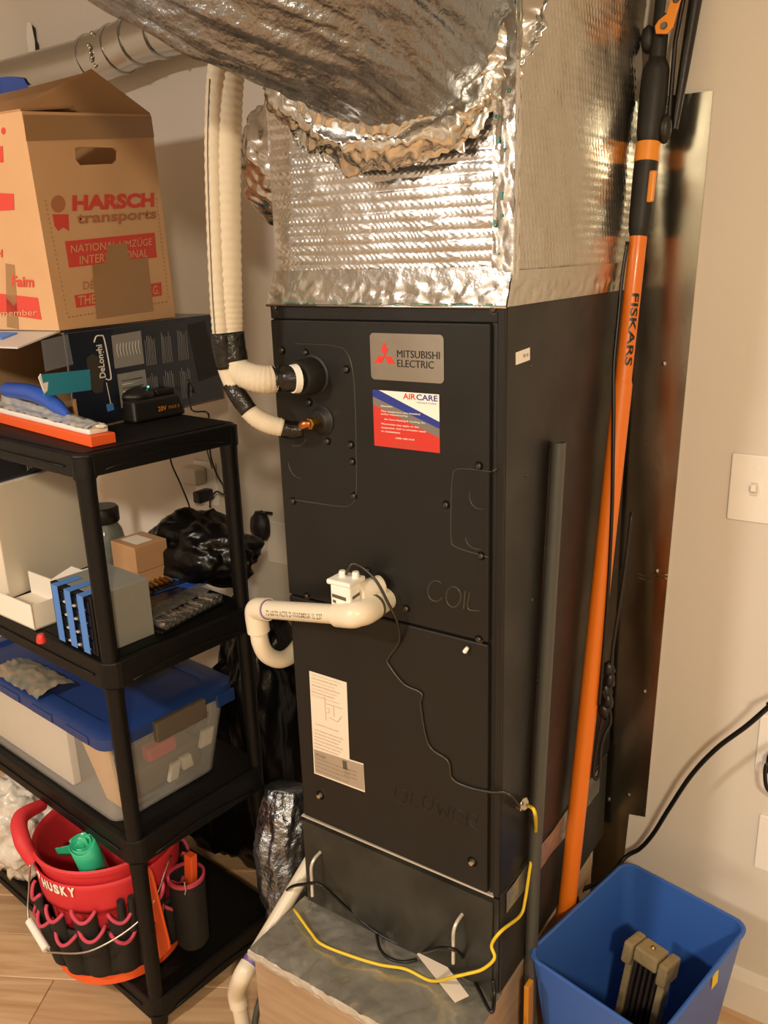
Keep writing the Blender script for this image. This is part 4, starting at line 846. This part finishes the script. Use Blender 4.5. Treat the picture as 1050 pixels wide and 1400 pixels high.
MB().obox(k0+Z*.001, kd*.085, kl*.095, Z*.060).build('body', 'card2', sb, bevel=.001); MB().obox(k0+Z*.0612+kd*.018+kl*.018, kd*.042, kl*.062, Z*.0006).build('address_label', 'label', sb)
tag(MB().obox(k0-Z*.054+kd*.004+kl*.0, kd*.10, kl*.10, Z*.054).build('small_carton', 'card2', None, bevel=.001), 'brown box underneath the small labelled carton', 'box')
for i in range(3):
    q = at(150+i*6, 806-i*5, 2, T2+.03+i*.008); tag(MB().obox(q, kd*.07+kl*.02, kl*.09, Z*.003).build('leaflet', 'paper', None), ['bottom', 'middle', 'top'][i]+' folded white leaflet of the pile left of the small carton', 'leaflet')
    MB().obox(q-Z*0, kd*.001, kl*.001, Z*.001)
lb = V((at(152, 812, 2, T2).x-.05, at(152, 812, 2, T2).y, T2)); tag(MB().obox(lb, kd*.085, kl*.08, Z*.029).build('notebook', 'paper', None, bevel=.002), 'thick white booklet under the leaflets behind the drawer cabinet', 'booklet')
# blue clear blister pack with bits
pk0 = at(195, 822, 2, T2+.012); pa = math.radians(80); pdv = V((math.cos(pa), math.sin(pa), 0)); plv = V((-pdv.y, pdv.x, 0)); pk0 = V((pk0.x, pk0.y, T2))
bp_ = thing('bit_pack', pk0, 'clear blister pack of drill bits with blue card', 'pack')
MB().obox(pk0, pdv*.17, plv*.10, Z*.022).build('tray', 'bluegrip', bp_, bevel=.002)
MB().obox(pk0+Z*.022, pdv*.17, plv*.10, Z*.002).build('dark_card', 'drawer', bp_)
for k in range(7): MB().tube([pk0+pdv*(.012+k*.013)+plv*.015+Z*.028, pk0+pdv*(.016+k*.013)+plv*.07+Z*.028], .0042, 8).build('bit', 'brass' if k % 3 else 'steel', bp_, 40)
MB().obox(pk0+pdv*.10+plv*.02+Z*.024, pdv*.06, plv*.07, Z*.003).build('blue_card', 'bluegrip', bp_)
# socket rail
s0_ = at(222, 868, 2, T2); s1_ = at(306, 824, 2, T2); sdv = (s1_-s0_).normalized(); slv = V((-sdv.y, sdv.x, 0)); LN = (s1_-s0_).length
tr_ = thing('socket_tray', s0_, 'clear tray with a row of chrome sockets along the second tier edge', 'tray')
MB().obox(s0_+slv*.0, sdv*LN, slv*.085, Z*.006).build('tray_base', 'blackplast', tr_, bevel=.002)
MB().grid(lambda u, v: s0_+sdv*(LN*u)+slv*(.03+.055*v)+Z*(.026+.008*math.sin(PI*v)+.003*noise.noise(V((u*12, v*6, 2)))), 40, 8).build('clear_lid', 'plastic_clear', tr_, 180)
sock = None
tag(MB().obox(s0_+slv*.09-sdv*.005, sdv*(LN*.98), slv*.055, Z*.020).build('wrench_pack', 'drawer', None, bevel=.003), 'dark plastic wrapped pack lying behind the row of sockets', 'pack')
for k in range(11):
    r_ = .0095 if k in (0, 2, 3, 7, 9, 10) else .007
    c_ = s0_+sdv*(.012+(LN-.02)*k/10.5)+Z*(.007+r_)
    if sock is None or True:
        sk = MB().lathe([(r_*.62, -.002), (r_*.66, -.006), (r_*.95, -.006), (r_, -.004), (r_, .014), (r_*.8, .018), (r_*.8, .036), (0, .036), (0, .01), (r_*.62, .01), (r_*.62, -.002)], c_+slv*.002, slv, 14).build('socket', 'chrome', tr_, 40)
# --- black bags
bg = MB().blob((-.46, .215, T2+.070), (.150, .085, .088), 3, .25, 1.7, 5, -.070, .05).build('black_bag', 'bag', None, 180); tag(bg, 'crumpled black plastic bag at the back of the second tier', 'bag')
b2c = at(372, 930, 1, .40)
bg3 = MB().blob((-.57, .365, FL+.20), (.22, .145, .24), 18, .2, 1.8, 5, -.198, .08).build('black_bag', 'bag', None, 180); tag(bg3, 'wide black rubbish bag lying on the floor behind the shelving unit', 'bag')
bg2 = MB().blob((b2c.x, .36, -.17), (.13, .14, .40), 8, .2, 1.8, 5, -.378, .08).build('black_bag', 'bag', None, 180); tag(bg2, 'tall black rubbish bag on the floor between shelf and cabinet', 'bag')

# --- wall outlet behind the shelf with plugs
t, c = wallplate('wall_outlet', 283, 660, 'wall outlet with plugs behind the shelving unit', 'outlet')
MB().box(c.x-.05, c.x+.01, c.y-.05, c.y-.006, c.z+.0, c.z+.05).build('white_adapter', 'offwhite', t, bevel=.006); MB().box(c.x+.0, c.x+.03, c.y-.06, c.y-.006, c.z-.045, c.z-.012).build('black_plug', 'cord', t, bevel=.005)
t, c = wallplate('wall_outlet', 381, 742, 'wall plate beside the cabinet left edge', 'outlet', None, .075, .12)
ad = at(356, 720, 1, .50); adp = thing('black_adapter', ad, 'black power adapter hanging on the wall beside the back shelf post', 'adapter')
MB().blob(ad, (.03, .025, .045), 6, .15, sub=3).build('adapter_body', 'rubber', adp, 180)
MB().tube([ad+V((0, -.01, .03)), at(352, 704, 1, .49), at(362, 701, 1, .50), at(372, 702, 1, .52)], .004, 8, sub=5).build('adapter_cord', 'cord', adp, 180)
tag(MB().tube([at(230, 600, 1, .50), at(234, 632, 1, .50), at(246, 660, 1, .50), at(258, 690, 1, .49), at(262, 712, 1, .42)], .0026, 6, sub=6).build('hanging_cable', 'cord', None, 180), 'thin dark cable hanging down the wall to the left of the outlet', 'cable')
tag(MB().tube([at(286, 606, 1, .5), at(289, 628, 1, .5), at(297, 650, 1, .5), at(305, 664, 1, .5), at(306, 676, 1, .5), at(296, 672, 1, .49), at(288, 682, 1, .48), at(287, 694, 1, .45)], .0026, 6, sub=6).build('hanging_cable', 'cord', None, 180), 'thin dark cable curling past the plugs of the outlet', 'cable')

# ------------------------------------------------------------------ clear tote on tier three
T3 = TI[2]+.003
def tring(du0, du1, dv0, dv1, z, r):
    w_, h_ = du1-du0, dv1-dv0; return [S(du0+x, dv0+y, z) for x, y in rrect(w_, h_, r, 5, w_/2, h_/2)]
ttt = thing('storage_tote', S(.4, .18, T3), 'clear plastic storage tote with blue lid on the third tier', 'tote')
tz1 = T3+.205
tb = loft([tring(.078, .66, .018, .285, T3+.001, .03), tring(.050, .69, .004, .322, tz1, .035), tring(.053, .687, .007, .319, tz1, .033), tring(.081, .657, .021, .282, T3+.004, .028)])
nn = 24; tb.f += [tuple(range(nn)), tuple(range(3*nn, 4*nn))]
tb.build('tub', 'tote', ttt, 40)
ld = loft([tring(.044, .70, -.002, .328, tz1-.012, .036), tring(.040, .704, -.006, .332, tz1-.012, .038), tring(.040, .704, -.006, .332, tz1+.012, .038), tring(.052, .692, .006, .320, tz1+.020, .034), tring(.085, .66, .035, .29, tz1+.020, .03), tring(.09, .655, .04, .285, tz1+.012, .03)])
ld.f += [tuple(range(5*nn, 6*nn)), ]
ldo = ld.build('lid', 'lid', ttt, 40)
for k in range(4): MB().obox(S(.10+.14*k, -.0085, tz1-.010), Su*.085, Sv*.003, Z*.018).build('lid_rib', 'lid', ldo, bevel=.001)
MB().obox(S(.028, .105, tz1-.035), Su*.014, Sv*.13, Z*.046).build('latch', 'latch', ttt, bevel=.003)
MB().obox(S(.036, .27, tz1-.032), Su*.006, Sv*.05, Z*.03).build('lid_tab', 'lid', ldo, bevel=.002)
# contents
tag(MB().obox(S(.27, .032, T3+.006), Su*.36, Sv*.02, Z*.17).build('paper_stack', 'paper', None, bevel=.003), 'white paper standing inside the tote behind its front wall', 'paper')
tag(MB().prism([(0, 0), (.06, -.02+.02), (.15, .14), (.03, .15)], S(.105, .050, T3+.010), Su, Z, Sv*.006).build('envelope', 'envelope', None), 'orange envelope standing inside the tote near its front corner', 'envelope')
tag(MB().obox(S(.11, .13, T3+.075), Su*.03, Sv*.075, Z*.035).build('red_case', 'redthing', None, bevel=.006), 'red case seen through the right wall of the tote', 'case')
MBb = MB().obox(S(.11, .08, T3+.006), Su*.10, Sv*.19, Z*.068).build('bundle', 'latch', None, bevel=.01); tag(MBb, 'grey bundle at the bottom of the tote under the red case', 'bundle')
for i, (v_, z_) in enumerate(((.06, .02), (.16, .02), (.20, .03), (.25, .06))):
    tag(MB().obox(S(.088, v_, T3+z_), Su*.012, Sv*(.02+.004*i), Z*(.032+.006*(i % 2))+Sv*(.012 if i % 2 else -.004)).build('white_part', 'offwhite', None, bevel=.002), ['lowest front', 'second', 'third', 'rearmost'][i]+' of the white plastic pieces against the right wall of the tote', 'piece', 'white pieces in the tote')
bgp = S(.40, .03, tz1+.022)
tag(MB().grid(lambda u, v: S(.30+.20*u, -.004+.09*v, tz1+.024+.012*abs(noise.noise(V((u*6, v*6, 4))))+.012*math.sin(PI*v)), 24, 14).build('snack_bag', 'photoprint', None, 180), 'printed plastic pouch lying on the blue lid of the tote', 'pouch')

# ------------------------------------------------------------------ tool bucket on the bottom tier
T4 = TI[3]+.003; bc0 = V((-.500, -.118, T4))
tb_ = thing('tool_bucket', bc0, 'red tool bucket in a black pocket organizer with orange base band', 'bucket')
BR0, BR1, BH = .124, .152, .315
def brad(z): return BR0+(BR1-BR0)*z/BH
MB().lathe([(0, 0), (BR0, 0), (brad(.30), .30), (BR1+.006, .302), (BR1+.007, BH-.004), (BR1+.003, BH), (BR1-.002, BH-.004), (BR1-.006, .30), (BR0-.006, .006), (0, .006)], bc0, Z, 48).build('bucket_shell', 'huskyred', tb_, 40)
MB().lathe([(BR0+.008, .004), (BR0+.020, .006), (BR0+.022, .036), (BR0+.008, .040)], bc0, Z, 48).build('orange_band', 'orangebright', tb_, 40)
def cylp(th, z, off=0):
    r_ = brad(z)+off; return bc0+V((math.cos(th)*r_, math.sin(th)*r_, z))
view = math.atan2(CAM.y-bc0.y, CAM.x-bc0.x)
MB().grid(lambda u, v: cylp(view-2.6+5.2*u, .036+.125*v, .018-.004*v+.004*abs(math.sin(u*30))), 120, 8).build('organizer_skirt', 'pocket', tb_, 180, solid=.004)
MB().grid(lambda u, v: cylp(view-2.4+4.8*u, .205+.075*v, .0085), 90, 6).build('red_cuff', 'huskyred', tb_, 180, solid=.004)
# pockets: bulging panels with pink trim
random.seed(3)
def pocket(th0, th1, z0, z1, bul, dip):
    def fn(u, v):
        th_ = th0+(th1-th0)*u; zz = z0+(z1-z0-dip*math.sin(PI*u))*v
        return cylp(th_, zz, .018+bul*math.sin(PI*u)**.6*(.5+.5*v))
    pk_ = MB().grid(fn, 14, 8).build('pocket', 'pocket', tb_, 180, solid=.003)
    MB().tube([fn(k/14, 1.0)+Z*.001 for k in range(15)], .0042, 8).build('pocket_trim', 'pinktrim', pk_, 180)
for k in range(9):
    a_ = view-1.75+k*.40; pocket(a_, a_+.36, .04, .155+.02*(k % 2), .022, .022)
for k in range(7):
    a_ = view-1.55+k*.47; pocket(a_, a_+.33, .12, .205+.015*((k+1) % 2), .014, .022)
for th_ in (view+.02, view+.16): 
    MB().tube([cylp(th_, .15, .024), cylp(th_+.02, .235, .020)], [.010, .008], 10).build('tool_handle', 'pocket', tb_, 60)
# lettering on the cuff (each letter a flat print)
for i, ch_ in enumerate('HUSKY'):
    th_ = view-1.04+i*.118; o_ = cylp(th_-.048, .253, .0125); u_ = V((-math.sin(th_), math.cos(th_), 0)); text('lettering', ch_, o_, u_, Z+V((math.cos(th_), math.sin(th_), 0))*.09, .0160, .026, 'white', tb_, .06, .0008)
th_ = view-1.17; o_ = cylp(th_, .266, .0125); u_ = V((-math.sin(th_), math.cos(th_), 0)); MB().prism([(0, .0), (.006, .010), (0, .018), (-.006, .018), (-.010, .010), (-.004, .012), (0, .008)], o_, u_, Z, V((math.cos(th_), math.sin(th_), 0))*.001).build('logo_mark', 'white', tb_)
# wire bail with white grip
ha, hb_ = cylp(view-1.5, .27, .018), cylp(view+.85, .27, .018)
g0h = cylp(view-1.36, .150, .052); g1h = cylp(view-.92, .128, .058)
MB().tube([ha, cylp(view-1.52, .21, .034), g0h, g1h, cylp(view-.82, .128, .058), cylp(view-.3, .150, .056), cylp(view+.3, .20, .048), hb_], .0022, 8, sub=8).build('wire_handle', 'wire', tb_, 180)
MB().tube([g0h, g1h], .0085, 14).build('white_grip', 'white', tb_, 40, bevel=.001)
# right hand outer pouch with orange tool
pc = V((-.312, -.062, 0))
MB().lathe([(.030, .04), (.036, .05), (.040, .215), (.037, .215), (.033, .055)], V((pc.x, pc.y, T4)), Z, 24).build('side_pouch', 'pocket', tb_, 40)
MB().lathe([(.0365, .215), (.0415, .215), (.0420, .224), (.0365, .224)], V((pc.x, pc.y, T4)), Z, 24).build('pouch_trim', 'pinktrim', tb_, 40)
ot = thing('orange_level', V((pc.x, pc.y, T4+.07)), 'orange handled tool standing in the side pouch of the bucket', 'tool'); MB().obox(V((pc.x-.012, pc.y-.01, T4+.07)), (.024, 0, 0), (0, .018, 0), (.012, .01, .205)).build('orange_body', 'orangebright', ot, bevel=.002)
ck_ = at(252, 1205, 1, pc.y-.05); MB().tube([ck_, ck_+V((.002, 0, -.02)), ck_+V((-.003, 0, -.035))], .0018, 6).build('carabiner', 'steel', tb_, 60)
# orange saw between bucket and post
s_a = at(203, 1188, 1, -.155); 
sw_ = thing('orange_saw', at(210, 1300, 1, -.13), 'orange tapered saw blade guard hanging between bucket and shelf post', 'saw')
def SQ(a, b): return at(a, b, 1, -.150)
p = [SQ(a, b) for a, b in ((202, 1187), (207, 1198), (230, 1290), (231, 1298), (212, 1319), (209, 1300), (205, 1245))]
MB().add(p+[q+V((0, .006, 0)) for q in p], [tuple(range(7)), tuple(range(13, 6, -1))]+[(i, 7+i, 7+(i+1) % 7, (i+1) % 7) for i in range(7)]).build('guard', 'orangebright', sw_, bevel=.001)
# green roll
gr0 = cylp(view-.52, .30, -.06); gx = V((.10, -.28, 1)).normalized()
gr = thing('green_bag_roll', gr0, 'rolled green plastic bag sticking out of the red bucket', 'roll')
sp_ = []
a1_ = gx.cross(X).normalized(); a2_ = gx.cross(a1_)
m_ = MB(); rows = []
K = 90
for k in range(K+1):
    th_ = k/K*2*PI*3.3; r_ = .010+.020*k/K+.0016*math.sin(th_*2.3); rows.append(a1_*math.cos(th_)*r_*1.12+a2_*math.sin(th_)*r_)
base_ = gr0-gx*.10; topp = gr0+gx*.045
m_.add([base_+q for q in rows]+[topp+q+gx*(.004*math.sin(k*.5)) for k, q in enumerate(rows)], [(k, k+1, K+2+k, K+1+k) for k in range(K)])
m_.build('roll', 'green', gr, 180, solid=.0016)
MB().grid(lambda u, v: topp-gx*(.004+.034*v*(1-.35*u))+_r*(-.022-.040*u)+gx*(.008*math.sin(PI*v)-.012*u), 10, 8).build('loose_tail', 'green', gr, 180, solid=.0016)
# crumpled clear bag at the left behind the bucket
cb = MB().blob((-.93, -.09, T4+.12), (.13, .10, .13), 14, .22, 2.4, 5, -.118, .25).build('clear_bag', 'white', None, 180); MT_cb = mat('clearbag', 'd9d2c4', .2, 0, bump=(18, .8), coat=.5, alpha=1); cb.data.materials.clear(); cb.data.materials.append(MT_cb)
tag(cb, 'crumpled clear plastic bag beside the red bucket at the left edge', 'bag')
st_ = MB().tube([cylp(view-1.35, .29, .01), cylp(view-1.55, .33, .02), cylp(view-1.9, .345, .03), cylp(view-2.3, .33, .02)], [.014, .018, .018, .014], 12, sub=6).build('carry_strap', 'huskyred', tb_, 60)
